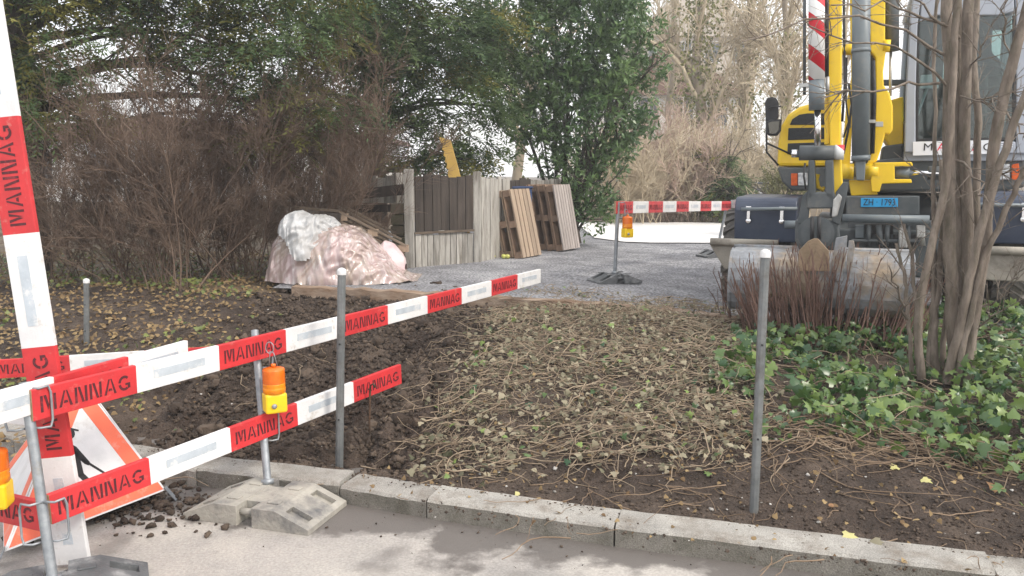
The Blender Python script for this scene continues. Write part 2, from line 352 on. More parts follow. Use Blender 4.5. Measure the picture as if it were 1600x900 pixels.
# kerb stones
kerb = bpy.data.objects.new('kerb', None); COL.objects.link(kerb); kerb['kind'] = 'structure'
kj = [(7.5, 1.98), (4.75, 2.66), (3.4, 3.0), (2.064, 3.336), (.494, 3.813), (-.447, 4.144), (-.944, 4.35), (-1.82, 4.597), (-2.55, 4.89), (-3.2, 5.15), (-3.9, 5.52), (-4.6, 5.9), (-6.0, 6.75)]
for i in range(len(kj) - 1):
    a, b = Vector((*kj[i], 0)), Vector((*kj[i + 1], 0)); d = (b - a).normalized(); nrmv = Vector((d.y, -d.x, 0))
    if nrmv.y < 0: nrmv = -nrmv
    a = a + d * .005; b = b - d * .005
    h = .105 + .006 * math.sin(i * 2.3); nseg = 14
    mb = MB(); prof = [(0, -.04), (0, h - .018), (.012, h - .004), (.03, h), (.19, h + .004), (.2, h - .05), (.2, -.04)]
    vs = []
    for q in range(nseg + 1):
        p = a.lerp(b, q / nseg); j1 = .004 * (rng.random() - .5); j2 = .006 * (rng.random() - .5)
        for (o_, z_) in prof: vs.append(p + nrmv * (o_ + (j1 if o_ < .1 else 0)) + Vector((0, 0, z_ + (j2 if z_ > .05 else 0))))
    k = len(prof)
    fs = [(q * k + r, q * k + r + 1, (q + 1) * k + r + 1, (q + 1) * k + r) for q in range(nseg) for r in range(k - 1)]
    fs += [tuple(range(k)), tuple(range(nseg * k, nseg * k + k))]
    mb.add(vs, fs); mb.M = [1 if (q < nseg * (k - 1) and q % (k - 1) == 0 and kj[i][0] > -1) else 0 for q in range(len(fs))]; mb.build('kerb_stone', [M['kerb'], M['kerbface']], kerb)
# rotten timber edging of the lot
edg = thing('timber_edging', 'low rotten brown timber edging between the soil bed and the gravel lot', 'edging', (0, 8.1, .5))
ex = [-2.35, -.55, .9, 2.1, 3.5, 4.9, 6.4]
for i in range(len(ex) - 1):
    a = Vector((ex[i] + .01, float(ye(ex[i])) - .0 + .03 * rng.normal() * .4, float(zlot(ex[i])) - .045)); b = Vector((ex[i + 1] - .01, float(ye(ex[i + 1])), float(zlot(ex[i + 1])) - .045))
    mb = MB(); ns = 16; vs = []
    d = (b - a).normalized(); sd_ = Vector((-d.y, d.x, 0))
    for q in range(ns + 1):
        p = a.lerp(b, q / ns) + Vector((0, 0, .012 * rng.normal() * .6))
        wv = .045 + .01 * rng.random(); hv = .075 + .012 * rng.random()
        vs += [p - sd_ * wv - Vector((0, 0, .08)), p - sd_ * wv + Vector((0, 0, hv - .01)), p + sd_ * wv + Vector((0, 0, hv)), p + sd_ * wv - Vector((0, 0, .08))]
    fs = [(q * 4 + r, q * 4 + (r + 1) % 4, q * 4 + 4 + (r + 1) % 4, q * 4 + 4 + r) for q in range(ns) for r in range(4)] + [(0, 1, 2, 3), (ns * 4, ns * 4 + 1, ns * 4 + 2, ns * 4 + 3)]
    mb.add(vs, fs); mb.build('plank', M['timber'], edg)

# ================================================================== barrier boards
LET = {
 'M': (1.0, [[(0, 0), (.16, 0), (.16, 1), (0, 1)], [(.21, 1), (.38, 1), (.53, .38), (.46, .08)], [(.63, 1), (.79, 1), (.57, .08), (.55, .38)], [(.84, 0), (1, 0), (1, 1), (.84, 1)]]),
 'A': (.9, [[(0, 0), (.17, 0), (.45, 1), (.35, 1)], [(.50, 1), (.58, 1), (.9, 0), (.73, 0)], [(.31, .22), (.60, .22), (.55, .38), (.36, .38)]]),
 'N': (.85, [[(0, 0), (.16, 0), (.16, 1), (0, 1)], [(.21, 1), (.37, 1), (.64, 0), (.48, 0)], [(.69, 0), (.85, 0), (.85, 1), (.69, 1)]]),
}
def ring(a0, a1, n=7):
    o_, i_ = [], []
    for q in range(n + 1):
        a = math.radians(a0 + (a1 - a0) * q / n); o_.append((.45 + .45 * math.cos(a), .5 + .5 * math.sin(a))); i_.append((.45 + .28 * math.cos(a), .5 + .33 * math.sin(a)))
    return [[o_[q], o_[q + 1], i_[q + 1], i_[q]] for q in range(n)]
LET['G'] = (.9, ring(45, 172) + ring(188, 305) + [[(.70, .10), (.88, .14), (.88, .48), (.52, .48), (.52, .34), (.70, .34)]])
def word(mb, s, x0, zc, width, y, th=.0012):
    tot = sum(LET[c][0] for c in s) + .17 * (len(s) - 1); k = width / tot; x = x0; hgt = k * 1.0
    for c in s:
        wd, polys = LET[c]
        for p in polys:
            pts = [(x + q[0] * k, y, zc + (q[1] - .5) * hgt) for q in p]; mb.prism(pts, (0, -th, 0))
        x += (wd + .17) * k

def board(label, A, B, nseg, first='R', h=.135, t=.028, zdir=(0, 0, 1), group=None, words=None, strips=True, wordfrac=.86):
    A, B = Vector(A), Vector(B); x = (B - A).normalized(); z = Vector(zdir); z = (z - x * z.dot(x)).normalized(); y = z.cross(x)
    L = (B - A).length; seg = L / nseg
    root = bpy.data.objects.new('barrier_board', None); COL.objects.link(root); root.empty_display_size = .1
    Mx = Matrix((x, y, z)).transposed().to_4x4(); Mx.translation = A; root.matrix_basis = Mx
    tag(root, label, 'barrier board', group)
    mb = MB()
    for i in range(nseg):
        m = 0 if (i % 2 == 0) == (first == 'R') else 1
        a, b = i * seg, (i + 1) * seg
        P = [(a, -t / 2, -h / 2), (b, -t / 2, -h / 2), (b, t / 2, -h / 2), (a, t / 2, -h / 2), (a, -t / 2, h / 2), (b, -t / 2, h / 2), (b, t / 2, h / 2), (a, t / 2, h / 2)]
        fs = [(0, 1, 5, 4), (2, 3, 7, 6), (0, 3, 2, 1), (4, 5, 6, 7)]
        mb.add(P, fs, m)
        if i == 0: mb.add([P[0], P[3], P[7], P[4]], [(0, 1, 2, 3)], 2)
        if i == nseg - 1: mb.add([P[1], P[2], P[6], P[5]], [(0, 1, 2, 3)], 2)
    o = mb.build('plank', [M['red'], M['white'], M['plywood']], root, world=False)
    bm = bmesh.new(); bm.from_mesh(o.data); bmesh.ops.remove_doubles(bm, verts=bm.verts, dist=1e-5); bmesh.ops.recalc_face_normals(bm, faces=bm.faces); bm.to_mesh(o.data); bm.free()
    bv = o.modifiers.new('b', 'BEVEL'); bv.width = .004; bv.segments = 2; bv.limit_method = 'ANGLE'
    for i in range(nseg):
        isred = (i % 2 == 0) == (first == 'R')
        if isred and (words is None or i in words):
            wmb = MB(); word(wmb, 'MANNAG', i * seg + seg * (1 - wordfrac) / 2, -.002, seg * wordfrac, -t / 2 - .0003)
            wmb.build('lettering', M['stencil'], root, world=False, fix=False)
        elif not isred and strips:
            smb = MB(); smb.box((i * seg + seg * .5, -t / 2 - .0008, .004), (seg * .62, .0016, h * .30)); smb.build('reflective_strip', M['reflect'], root, world=False)
    return root

HB = .83; HL = .385
UA, UB = at(47, 634, 3.36), at(843, 431, 7.98)
board('long red and white board, the upper one ending over the freshly dug soil', UA, UB, 10)
LA, LB = at(76, 796, 3.40), at(625, 584, 5.50)
board('short red and white board, the lower one below the amber lamp', LA, LB, 5)
# second board lying right behind the upper one
p0, p1 = at(100, 607, 3.56), at(291, 551, 4.40)
board('red and white board end showing just behind the long upper board', p0 - (p1 - p0) * .62, p1, 3, first='W', words=(1,))
# boards running off from the near post to the road side
q0 = at(66, 806, 3.42); q1 = at(0, 791, 3.52); qd = (q1 - q0).normalized()
board('worn red board hanging low on the near post beside the lamp', q0 + qd * 2.5, q0, 5)
q0 = at(43, 640, 3.44); q1 = at(-30, 632, 3.56); qd = (q1 - q0).normalized()
board('board with a blank white end held in the top loop of the near post', q0 + qd * 2.5, q0, 5, first='W', words=(1, 3))
# board across the road end behind the sign
b1 = at(300, 558, 6.05); b0 = at(2, 577, 5.75); bd = (b1 - b0) / (b1 - b0).length
lr = at(110, 569.5, 5.86)
board('red and white board crossing behind the roadworks sign', lr - bd * 2.0, lr + bd * 1.0, 6, first='W', h=.135)
# tall board leaning upright
tb, tt = at(116, 880, 3.60), at(-48, -140, 3.70)
tl = (tt - tb).length
board('tall red and white board leaning upright against the near post', tb, tb + (tt - tb) * (3.03 / tl), 6, first='W', zdir=(-1, 0, -.15), h=.15, words=(1, 3, 5))

# ================================================================== stands
def foot_local(root, Lx, Ly, mt, rec):
    mb = MB(); hx, hy, H = Lx / 2, Ly / 2, .105
    for s in (-1, 1):                                          # two wedge halves, sloping outward
        x0, x1 = s * .045, s * hx
        xa = s * (hx - .19)
        prof = [(x0, .0), (x1, .0), (x1, .028), (xa, H), (x0, H)]
        pts = [(p[0], -hy, p[1]) for p in prof]; mb.prism(pts, (0, Ly, 0))
    mb.box((0, 0, .052), (.1, Ly * .52, .098))
    ft = mb.build('foot', mt, root, world=False)
    g = MB(); a_ = math.atan2(H - .028, .19)
    for s in (-1, 1):                                          # pockets cut into the sloping faces
        for yy in (-hy * .60, hy * .60):
            cx = s * (hx - .095); ax = (Vector((math.cos(a_), 0, -s * math.sin(a_))), Vector((0, 1, 0)), Vector((s * math.sin(a_), 0, math.cos(a_))))
            g.box((cx, yy, (H + .028) / 2), (.125, .07, .06), ax)
    ct = g.build('cutter', rec, None, world=False); ct.matrix_basis = root.matrix_basis; bpy.context.view_layer.update()
    bo = ft.modifiers.new('c', 'BOOLEAN'); bo.object = ct; bo.operation = 'DIFFERENCE'; bo.solver = 'EXACT'; bo.use_self = True
    me = bpy.data.meshes.new_from_object(ft.evaluated_get(bpy.context.evaluated_depsgraph_get())); ft.modifiers.clear(); ft.data = me; bpy.data.objects.remove(ct)
    bv = ft.modifiers.new('b', 'BEVEL'); bv.width = .006; bv.segments = 2; bv.limit_method = 'ANGLE'; bv.angle_limit = .6
    g = MB(); g.tube([(-.05, -hy + .045, .062), (.05, -hy + .045, .062)], .019, 10); g.build('carry_handle', mt, root, world=False)
    g = MB(); g.tube([(-.05, hy - .045, .062), (.05, hy - .045, .062)], .019, 10); g.build('carry_handle', mt, root, world=False)
    for xx in (-.12, .12):
        for yy in (-.1, .1):
            r = MB(); r.box((xx, yy, H + .003), (.07, .045, .008)); r.build('stud', mt, root, world=False, bevel=.003)
def stand(label, base, rz, top, mt, rec, loops, sz=(.72, .42), group='barrier stands', off=(0, 0)):
    root = thing('barrier_stand', label, 'barrier stand', base, rz, group)
    foot_local(root, sz[0], sz[1], mt, rec)
    b = Vector(base) + Vector((off[0], off[1], .03)); tpos = Vector(top)
    mb = MB(); r = .021
    ax = (tpos - b).normalized()
    mb.tube([b, tpos], r, 16, cap=False); mb.tube([tpos, tpos - ax * .03], r * .86, 16)
    mb.tube([b + ax * .07, b + ax * .10], .034, 16)
    mb.build('post', M['galv'], root)
    for (f, dirs) in loops:                                    # rod brackets that carry the boards
        c = b.lerp(tpos, f)
        for d in dirs:
            d = Vector((d[0], d[1], 0)).normalized(); u = Vector((0, 0, 1)); hh = .085; rr = .0052
            sdv = Vector((d.y, -d.x, 0))
            if sdv.y > 0: sdv = -sdv
            fr = sdv * .052
            pts = [c + u * hh, c + u * hh + d * .02 + fr * .9, c + u * (hh + .004) + d * .06 + fr, c + u * hh * .7 + d * .07 + fr, c - u * hh * .7 + d * .07 + fr, c - u * (hh + .004) + d * .06 + fr, c - u * hh + d * .02 + fr * .9, c - u * hh]
            g = MB(); g.tube(pts, rr, 8); g.build('rod_bracket', M['galv'], root)
    return root
fd = (UB - UA).normalized(); ld = Vector((-.95, .3, 0))
# near stand
nb = Vector((-1.90, 3.25, 0)); ntop = at(38, 597, 3.40)
nst = stand('steel post on a dark foot carrying the boards beside the lamp', nb, .45, ntop, M['rubberfoot'], M['darkrec'], [(.88, (fd, ld)), (.36, (fd, ld))])
# middle stand
mbase = Vector((-1.31, 4.23, 0)); mtop = at(398, 516, 4.66)
stand('steel post in a dusty beige foot at the kerb', mbase, math.radians(-17), mtop, M['dusty'], M['darkrec'], [(.86, (fd,)), (.42, (fd,))], sz=(.74, .40), off=(-.02, .12))
# stand behind the sign
sb = on(72, 700, 0); stand('steel post behind the roadworks sign', (sb.x, 5.92, 0), .4, at(62, 552, 5.95), M['rubberfoot'], M['darkrec'], [(.5, (Vector((1, .2, 0)),))])
# two far stands on the gravel
f1 = on(960, 441, float(zlot(1.15))); f2 = on(1119, 401, float(zlot(2.9)))
stand('steel post with grey foot alone on open gravel', (f1.x, f1.y, float(zlot(f1.x))), .35, at(966, 316, f1.y), M['rubberfoot'], M['darkrec'], [(.9, (Vector((1, 1.2, 0)),))], sz=(.54, .34))
stand('steel post with grey foot at the pale pavement', (f2.x, f2.y, float(zlot(f2.x))), .35, at(1136, 318, f2.y), M['rubberfoot'], M['darkrec'], [(.9, (Vector((1, 1.2, 0)),))], sz=(.54, .34))
board('red and white board across the gravel lot entrance', at(961, 324.5, f1.y - .05), at(1141, 321.5, f2.y - .05), 9, h=.14, words=(0, 2, 4, 6, 8))
board('pale board at the pavement beyond the navy tool box', at(1143, 319, f2.y + .1), at(1240, 312, 10.4), 5, first='W', h=.13, words=())

# ================================================================== warning lamps
def lamp(label, c, s, yaw, wire_to):
    root = thing('warning_lamp', label, 'warning lamp', c, yaw, 'amber warning lamps')
    L = lambda v: tuple(Vector(v) * s)
    mb = MB(); mb.box(L((0, 0, .055)), L((.118, .10, .11))); mb.build('battery_box', M['lampyellow'], root, world=False, bevel=.012 * s)
    mb = MB(); mb.lathe([(.0, .002), (.013, .002), (.015, .008), (.008, .014), (0, .014)], L((-.015, -.05 * 1.0, .045)), (0, -1, 0), 12); mb.build('lock_bolt', M['galv'], root, world=False)
    mb = MB(); prof = [(.054, .108), (.061, .112), (.062, .135)]
    for q in range(9): prof += [(.0615, .138 + q * .0105), (.0585, .143 + q * .0105)]
    prof += [(.061, .235), (.057, .245), (.02, .252), (.0, .253)]
    prof = [(r * s, z * s) for r, z in prof]
    mb.lathe(prof[:9], (0, 0, 0), n=28, m=0); mb.lathe(prof[8:], (0, 0, 0), n=28, m=1)
    mb.build('lens', [M['amber'], M['amber_dark']], root, world=False)
    mb = MB(); mb.lathe([(0, .253 * s), (.014 * s, .253 * s), (.014 * s, .27 * s), (0, .272 * s)], (0, 0, 0), n=12); mb.build('lens_cap', M['amber_dark'], root, world=False)
    mb = MB(); top = Vector(c) + Vector((0, 0, .262 * s)); w_ = Vector(wire_to)
    side = Vector((.022 * s, 0, 0)); mid = top.lerp(w_, .55)
    ringp = [w_ + Vector((.022 * math.sin(a), 0, -.03 + .032 * math.cos(a))) * s for a in np.linspace(0, 2 * math.pi, 14)]
    mb.tube([top - side, mid - side * .3, w_ - Vector((0, 0, .05 * s))], .0028, 6); mb.tube([top + side, mid + side * .6, w_ - Vector((0, 0, .05 * s))], .0028, 6); mb.tube(ringp, .0028, 6)
    mb.build('wire_hook', M['galv'], root)
    return root
lamp('amber lamp with yellow box hanging above the dusty foot', at(430, 643, 4.47), 1.0, .5, at(421, 535, 4.47))
lamp('amber lamp with yellow box hanging from the near post loops', at(-6, 792, 3.36), 1.0, .2, at(-10, 650, 3.36))
lamp('small amber lamp hanging at the barrier on the open gravel', at(980, 371, f1.y - .12), .95, .4, at(978, 327, f1.y - .12))

# ================================================================== ground posts with white caps
def steelpole(label, base, top, r):
    root = thing('steel_post', label, 'post', base)
    b, t = Vector(base) - Vector((0, 0, .12)), Vector(top); ax = (t - b).normalized(); t2 = t - ax * .012
    mb = MB(); mb.tube([b, t2], r, 8, smooth=False); mb.build('shaft', M['polepaint'], root, bevel=.002)
    mb = MB(); mb.lathe([(r * 1.12, -.022), (r * 1.14, 0), (r * .95, .010), (r * .3, .018), (0, .0185)], t2, ax, 16); mb.build('cap', M['capwhite'], root)
    for f in (.35, .68):
        c = b.lerp(t, f) + Vector((-.002, -r * .965, 0)); mb = MB(); mb.lathe([(.0055, 0), (.0055, .002), (0, .0025)], c, (0, -1, 0), 10); mb.build('bolt_hole', M['black'], root)
pb = at(528, 721, 4.80); pb.z = min(pb.z, zg1(pb.x, pb.y))
steelpole('grey steel post with white cap standing in the dug soil', pb, at(534, 420, pb.y), .0245)
pb = on(1178, 795, .13); steelpole('tall grey steel post with white cap beside the green ivy', (pb.x, pb.y, zg1(pb.x, pb.y)), at(1196, 391, pb.y), .0225)
pb = at(137, 580, 7.2); steelpole('thin grey steel post rising from the leaf litter', (pb.x, 7.2, zg1(pb.x, 7.2)), at(135, 436, 7.2), .024)
# bent rusty stake
sp = on(577, 658, .22); mb = MB(); z0 = zg1(sp.x, sp.y); t_ = at(579, 602, sp.y)
mb.tube([(sp.x, sp.y, z0 - .1), (sp.x, sp.y, z0 + .12), t_ + Vector((-.004, 0, -.04)), t_, t_ + Vector((.02, -.01, .012)), t_ + Vector((.03, -.01, -.012))], .007, 7)
tag(mb.build('rusty_stake', M['rust']), 'thin rusty stake with a bent tip in front of the lower board end', 'stake')

# ================================================================== folding roadworks sign
C0 = on(8, 862, .06); C1 = on(258, 766, .06); AP = Vector((-2.33, 4.34, .72)); C2 = Vector((-2.95, 4.62, .06))
sign = thing('roadworks_sign', 'folding triangular roadworks sign with a digging man', 'road sign', ((C0 + C1 + C2) / 3).to_3d() * 1.0)
def tri_face(a, b, c, pict):
    a, b, c = Vector(a), Vector(b), Vector(c); x = (b - a).normalized(); n = x.cross(c - a).normalized(); up = n.cross(x)
    cen = (a + b + c) / 3
    if n.dot(Vector((0, 0, EYE)) - cen) < 0 and pict: n = -n
    if not pict and n.dot(cen - (C0 + C1 + C2) / 3) < 0: n = -n
    def inset(k): return [cen + (p - cen) * k for p in (a, b, c)]
    mb = MB(); mb.prism(inset(1.0), n * .006); mb.build('panel', M['signwhite'], sign)
    o_, i_ = inset(.965), inset(.66)
    mb = MB()
    for q in range(3):
        r = (q + 1) % 3; mb.prism([o_[q] + n * .0062, o_[r] + n * .0062, i_[r] + n * .0062, i_[q] + n * .0062], n * .0014)
    mb.build('border', M['orange'], sign)
    if pict:
        W = (b - a).length; H = (c - a).dot(up)
        def pt(s, t): return a + x * s * W + up * t * H + n * .0064
        polys = {'torso': [(.46, .30), (.54, .30), (.555, .44), (.53, .55), (.47, .555), (.435, .50), (.43, .40)],
                 'leg': [(.46, .31), (.50, .31), (.485, .16), (.44, .13), (.435, .16)], 'leg2': [(.50, .31), (.54, .31), (.585, .21), (.575, .14), (.535, .14), (.545, .21)],
                 'arm': [(.53, .53), (.555, .50), (.60, .37), (.585, .35), (.565, .37), (.52, .47)], 'shovel': [(.555, .40), (.565, .415), (.69, .235), (.715, .20), (.675, .215), (.67, .24)],
                 'heap': [(.63, .13), (.83, .13), (.795, .20), (.765, .235), (.72, .24), (.675, .20)]}
        mb = MB()
        for p in polys.values(): mb.prism([pt(*q) for q in p], n * .0012)
        mb.prism([pt(.545 + .032 * math.cos(q), .605 + .042 * math.sin(q)) for q in np.linspace(0, 2 * math.pi, 14)[:-1]], n * .0012)
        mb.prism([pt(.54, .635), pt(.555, .645), pt(.605, .61), pt(.60, .60)], n * .0015)
        mb.build('pictogram', M['black'], sign, fix=False)
tri_face(C0, C1, AP, True); tri_face(C2, C0, AP + Vector((-.008, .004, 0)), False); tri_face(C1, C2, AP + Vector((.004, .012, 0)), False)
for c, dv in ((C0, (-.03, -.02)), (C1, (.06, .0)), (C2, (-.03, .04))):
    mb = MB(); mb.beam(c + Vector((0, 0, .02)), (c.x + dv[0], c.y + dv[1], .004), .03, .004); mb.build('leg', M['galv'], sign)

# ================================================================== the wheeled excavator
M['yellow'] = mat('excavator_yellow', (.84, .57, .014), (.78, .51, .012), 5, .35, .02, 40, spec=.5, dirt=(.42, .30, .08), dscale=4, dlo=.56, dhi=.85)
M['exgrey'] = mat('excavator_dark_grey', (.055, .066, .072), (.09, .10, .105), 5, .5, .05, 60, dirt=(.2, .185, .16), dscale=3.5, dlo=.55, dhi=.85)
M['cylgrey'] = mat('cylinder_grey', (.12, .145, .16), (.15, .175, .19), 5, .4, .02, 60, dirt=(.22, .21, .19), dscale=5, dlo=.58, dhi=.85)
M['cabgrey'] = mat('cab_light_grey', (.36, .39, .45), (.32, .35, .40), 4, .35, 0, 40, dirt=(.33, .33, .33), dscale=5, dlo=.6, dhi=.9)
M['navy'] = mat('navy_steel', (.028, .038, .065), (.045, .058, .09), 4, .4, .03, 50, dirt=(.12, .12, .13), dscale=3, dlo=.55, dhi=.9)
M['chrome'] = mat('chrome', (.72, .73, .75), None, 10, .18, metal=1)
M['zinc'] = mat('zinc_parts', (.50, .50, .49), (.34, .34, .33), 14, .4, metal=.6)
M['rubber'] = mat('rubber', (.018, .019, .021), (.04, .04, .042), 12, .65)
M['tyre'] = mat('tyre_rubber', (.075, .07, .066), (.14, .13, .115), 6, .85, .2, 40, dirt=(.2, .175, .145), dscale=3, dlo=.5, dhi=.8)
M['bucket'] = mat('bucket_steel', (.25, .265, .285), (.17, .175, .185), 3, .5, .12, 30, metal=.1, dirt=(.27, .21, .145), dscale=2.4, dlo=.47, dhi=.62, grain=.2, gscale=25)
M['bladedirt'] = mat('blade_dusty', (.33, .305, .26), (.22, .20, .17), 4, .8, .2, 40, dirt=(.13, .11, .09), dscale=3, dlo=.52, dhi=.7)
M['earplate'] = mat('rusty_plate', (.30, .215, .14), (.19, .14, .09), 6, .85, .3, 50)
M['grille'] = mat('grille_mesh', (.02, .024, .028), (.035, .04, .045), 80, .6, .5, 160)
M['plateblue'] = mat('plate_blue', (.015, .30, .62), (.015, .27, .57), 8, .4)
M['labelwhite'] = mat('label_white', (.74, .76, .80), None, 8, .4)
M['labelred'] = mat('label_red', (.70, .03, .07), None, 8, .4)
M['indicator'] = mat('indicator_orange', (.80, .13, .01), (.6, .09, .01), 30, .25, trans=.2)
M['lampglass'] = mat('headlamp_glass', (.62, .64, .66), (.30, .31, .33), 26, .15, .3, 30, metal=.3)
M['seat'] = mat('seat_fabric', (.035, .037, .042), (.06, .062, .07), 20, .85)
M['plastic'] = mat('cab_interior', (.06, .065, .07), (.09, .095, .10), 12, .6)
M['glass'] = glassmat('cab_glass', (.66, .74, .73), .07)
M['mirror'] = mat('mirror_glass', (.10, .095, .085), None, 5, .08, metal=1)
def stripe_mat():
    m = mat('striped_wrap', (.8, .8, .8), None, 5, .4); n, l = m.node_tree.nodes, m.node_tree.links; p = n['Principled BSDF']
    tc = n.new('ShaderNodeTexCoord'); dp = n.new('ShaderNodeVectorMath'); dp.operation = 'DOT_PRODUCT'; dp.inputs[1].default_value = (3.4, 0, 4.15); l.new(tc.outputs['Object'], dp.inputs[0])
    fr = n.new('ShaderNodeMath'); fr.operation = 'FRACT'; ad = n.new('ShaderNodeMath'); ad.operation = 'ADD'; ad.inputs[1].default_value = .06
    l.new(dp.outputs['Value'], ad.inputs[0]); l.new(ad.outputs[0], fr.inputs[0])
    gt = n.new('ShaderNodeMath'); gt.operation = 'GREATER_THAN'; gt.inputs[1].default_value = .52; l.new(fr.outputs[0], gt.inputs[0])
    mx_ = n.new('ShaderNodeMixRGB'); mx_.inputs[1].default_value = (.72, .73, .72, 1); mx_.inputs[2].default_value = (.55, .02, .035, 1); l.new(gt.outputs[0], mx_.inputs[0]); l.new(mx_.outputs[0], p.inputs['Base Color'])
    return m
M['stripes'] = stripe_mat()

EO = Vector((3.06, 7.13, float(zlot(3.0)))); EY = math.radians(-22)
EU = Vector((math.cos(EY), math.sin(EY), 0)); EV = Vector((-math.sin(EY), math.cos(EY), 0))
EX = thing('wheeled_excavator', 'yellow and grey wheeled excavator with a wide ditching bucket', 'excavator', EO, EY)
def L(px, py, v):                      # pixel direction met with the machine's cross plane at distance v behind the blade
    d = ray(px, py); o = Vector((0, 0, EYE)); t = (v - (o - EO).dot(EV)) / d.dot(EV); p = o + d * t - EO
    return Vector((p.dot(EU), v, p.z))
def E(mb, name, m, parent=None, bevel=0):
    return mb.build(name, m, parent or EX, world=False, bevel=bevel)
def pp(name, m, pts, v, depth, bevel=.01, parent=None):         # outline in the cross plane, extruded along the machine
    mb = MB(); mb.prism([L(x, y, v) for x, y in pts], (0, depth, 0)); return E(mb, name, m, parent, bevel)
def rect(x0, y0, x1, y1): return [(x0, y0), (x1, y0), (x1, y1), (x0, y1)]
def cyl(name, m, a, b, r, n=20, parent=None, bevel=0):
    mb = MB(); mb.tube([a, b], r, n); return E(mb, name, m, parent, bevel)
def pxr(npx, v, x=1300): return npx * (L(x + 1, 300, v) - L(x, 300, v)).length
def texto(s, name, m, loc, size, parent, off=0, sx=1):
    cu = bpy.data.curves.new('t', 'FONT'); cu.body = s; cu.size = size; cu.extrude = .0012; cu.offset = off; cu.align_x = 'CENTER'; cu.align_y = 'CENTER'; cu.resolution_u = 3
    ob = bpy.data.objects.new('t', cu); COL.objects.link(ob); bpy.context.view_layer.update()
    me = bpy.data.meshes.new_from_object(ob.evaluated_get(bpy.context.evaluated_depsgraph_get())); bpy.data.objects.remove(ob)
    me.transform(Matrix.Translation(loc) @ Matrix.Rotation(math.pi / 2, 4, 'X') @ Matrix.Diagonal((sx, 1, 1, 1))); me.materials.clear(); me.materials.append(m); me.name = name
    o = bpy.data.objects.new(name, me); COL.objects.link(o); o.parent = parent; return o

# undercarriage
mb = MB(); mb.box((0, 1.9, .62), (1.0, 3.2, .42)); E(mb, 'chassis', M['exgrey'], bevel=.02)
cyl('axle', M['exgrey'], (-1.25, .98, .47), (1.25, .98, .47), .11); cyl('axle', M['exgrey'], (-1.25, 3.0, .47), (1.25, 3.0, .47), .11)
def tyre(u, v):
    R, W_ = .475, .27; mb = MB()
    prof = [(.25, -W_ / 2 + .03), (.30, -W_ / 2), (.40, -W_ / 2), (.445, -W_ / 2 + .02), (.455, -W_ / 2 + .05), (.455, W_ / 2 - .05), (.445, W_ / 2 - .02), (.40, W_ / 2), (.30, W_ / 2), (.25, W_ / 2 - .03)]
    mb.lathe(prof, (u, v, R), (1, 0, 0), 40)
    for q in range(22):
        for s in (-1, 1):
            a = 2 * math.pi * (q + (.5 if s > 0 else 0)) / 22; da = .20
            p = []
            for (uu, aa) in ((0.005, a), (.135, a + da)):
                for rr, off in ((.44, -.045), (.478, -.032), (.478, .032), (.44, .045)):
                    an = aa + off / .46; p.append(Vector((u + s * uu, v + rr * math.cos(an), R + rr * math.sin(an))))
            mb.add(p, [(0, 1, 5, 4), (1, 2, 6, 5), (2, 3, 7, 6), (0, 3, 2, 1), (4, 5, 6, 7)])
    t = E(mb, 'tyre', M['tyre'])
    mb = MB(); mb.lathe([(0, -.06), (.1, -.07), (.13, -.03), (.22, -.05), (.26, -.11), (.27, -.11), (.27, .11), (.26, .11), (.22, .05), (.13, .03), (.1, .07), (0, .06)], (u, v, R), (1, 0, 0), 28); E(mb, 'rim', M['exgrey'], t)
for v in (.98, 3.0):
    for u in (-1.17, -.85, .85, 1.17): tyre(u, v)
# stabiliser pads either side of the coupler
for s_ in (-1, 1):
    e0, e1 = s_ * 1.33, (-.74 if s_ < 0 else .82)
    bl = [(e0, .725), (e1, .725), (e1, .45), (s_ * 1.2, .45), (e0, .655)]
    mb = MB(); mb.prism([(u, 0, z) for u, z in bl], (0, .07, 0)); sp_ = E(mb, 'stabiliser_pad', M['bladedirt'], bevel=.01)
    mb = MB(); mb.tube([(e0, -.02, .70), (e1, -.02, .70)], .035, 10); E(mb, 'pad_edge', M['bladedirt'], sp_)
    mb = MB(); mb.beam((s_ * .95, .07, .62), (s_ * .8, .7, .66), .09, .12); E(mb, 'pad_arm', M['exgrey'], sp_, .01)
# mounting plate and number plate
pl = pp('front_plate', M['exgrey'], rect(1322, 306, 1437, 336), .30, .05)
npx = rect(1345, 309.5, 1403, 323.5); npl = pp('number_plate', M['plateblue'], npx, .285, .012, .003, pl)
c = L(1374, 316.5, .283); texto('ZH · 1793', 'plate_characters', M['black'], c, (L(1374, 309, .283) - L(1374, 324, .283)).length * .98, pl, .0, .76)
# linkage, hydraulics under the plate
cyl('cross_tube', M['cylgrey'], L(1316, 341, .2), L(1452, 343, .2), pxr(7, .2)); cyl('cross_tube', M['cylgrey'], L(1226, 351, .2), L(1258, 351, .2), pxr(7, .2))
pp('hydraulic_housing', M['exgrey'], rect(1325, 346, 1470, 394), .32, .2, .015)
pp('valve_block', M['cylgrey'], rect(1336, 352, 1350, 372), .24, .1, .006); pp('valve_block', M['rubber'], rect(1352, 350, 1396, 366), .29, .04, .004); pp('valve_block', M['rubber'], rect(1396, 366, 1432, 390), .29, .04, .004)
for i, xx in enumerate((1358, 1373, 1387, 1409, 1420, 1438)):
    cyl('hydraulic_hose', M['zinc'] if i in (3, 5) else M['exgrey'], L(xx, 352, .22), L(xx + (3 if i % 2 else -2), 384, .22), pxr(5.0 if i % 2 else 4, .22), 12)
pp('hose_bracket', M['zinc'], rect(1404, 360, 1418, 388), .18, .05); pp('hose_bracket', M['zinc'], rect(1432, 352, 1446, 372), .18, .05)
pp('support_rail', M['exgrey'], rect(1330, 374, 1440, 379), .2, .05)
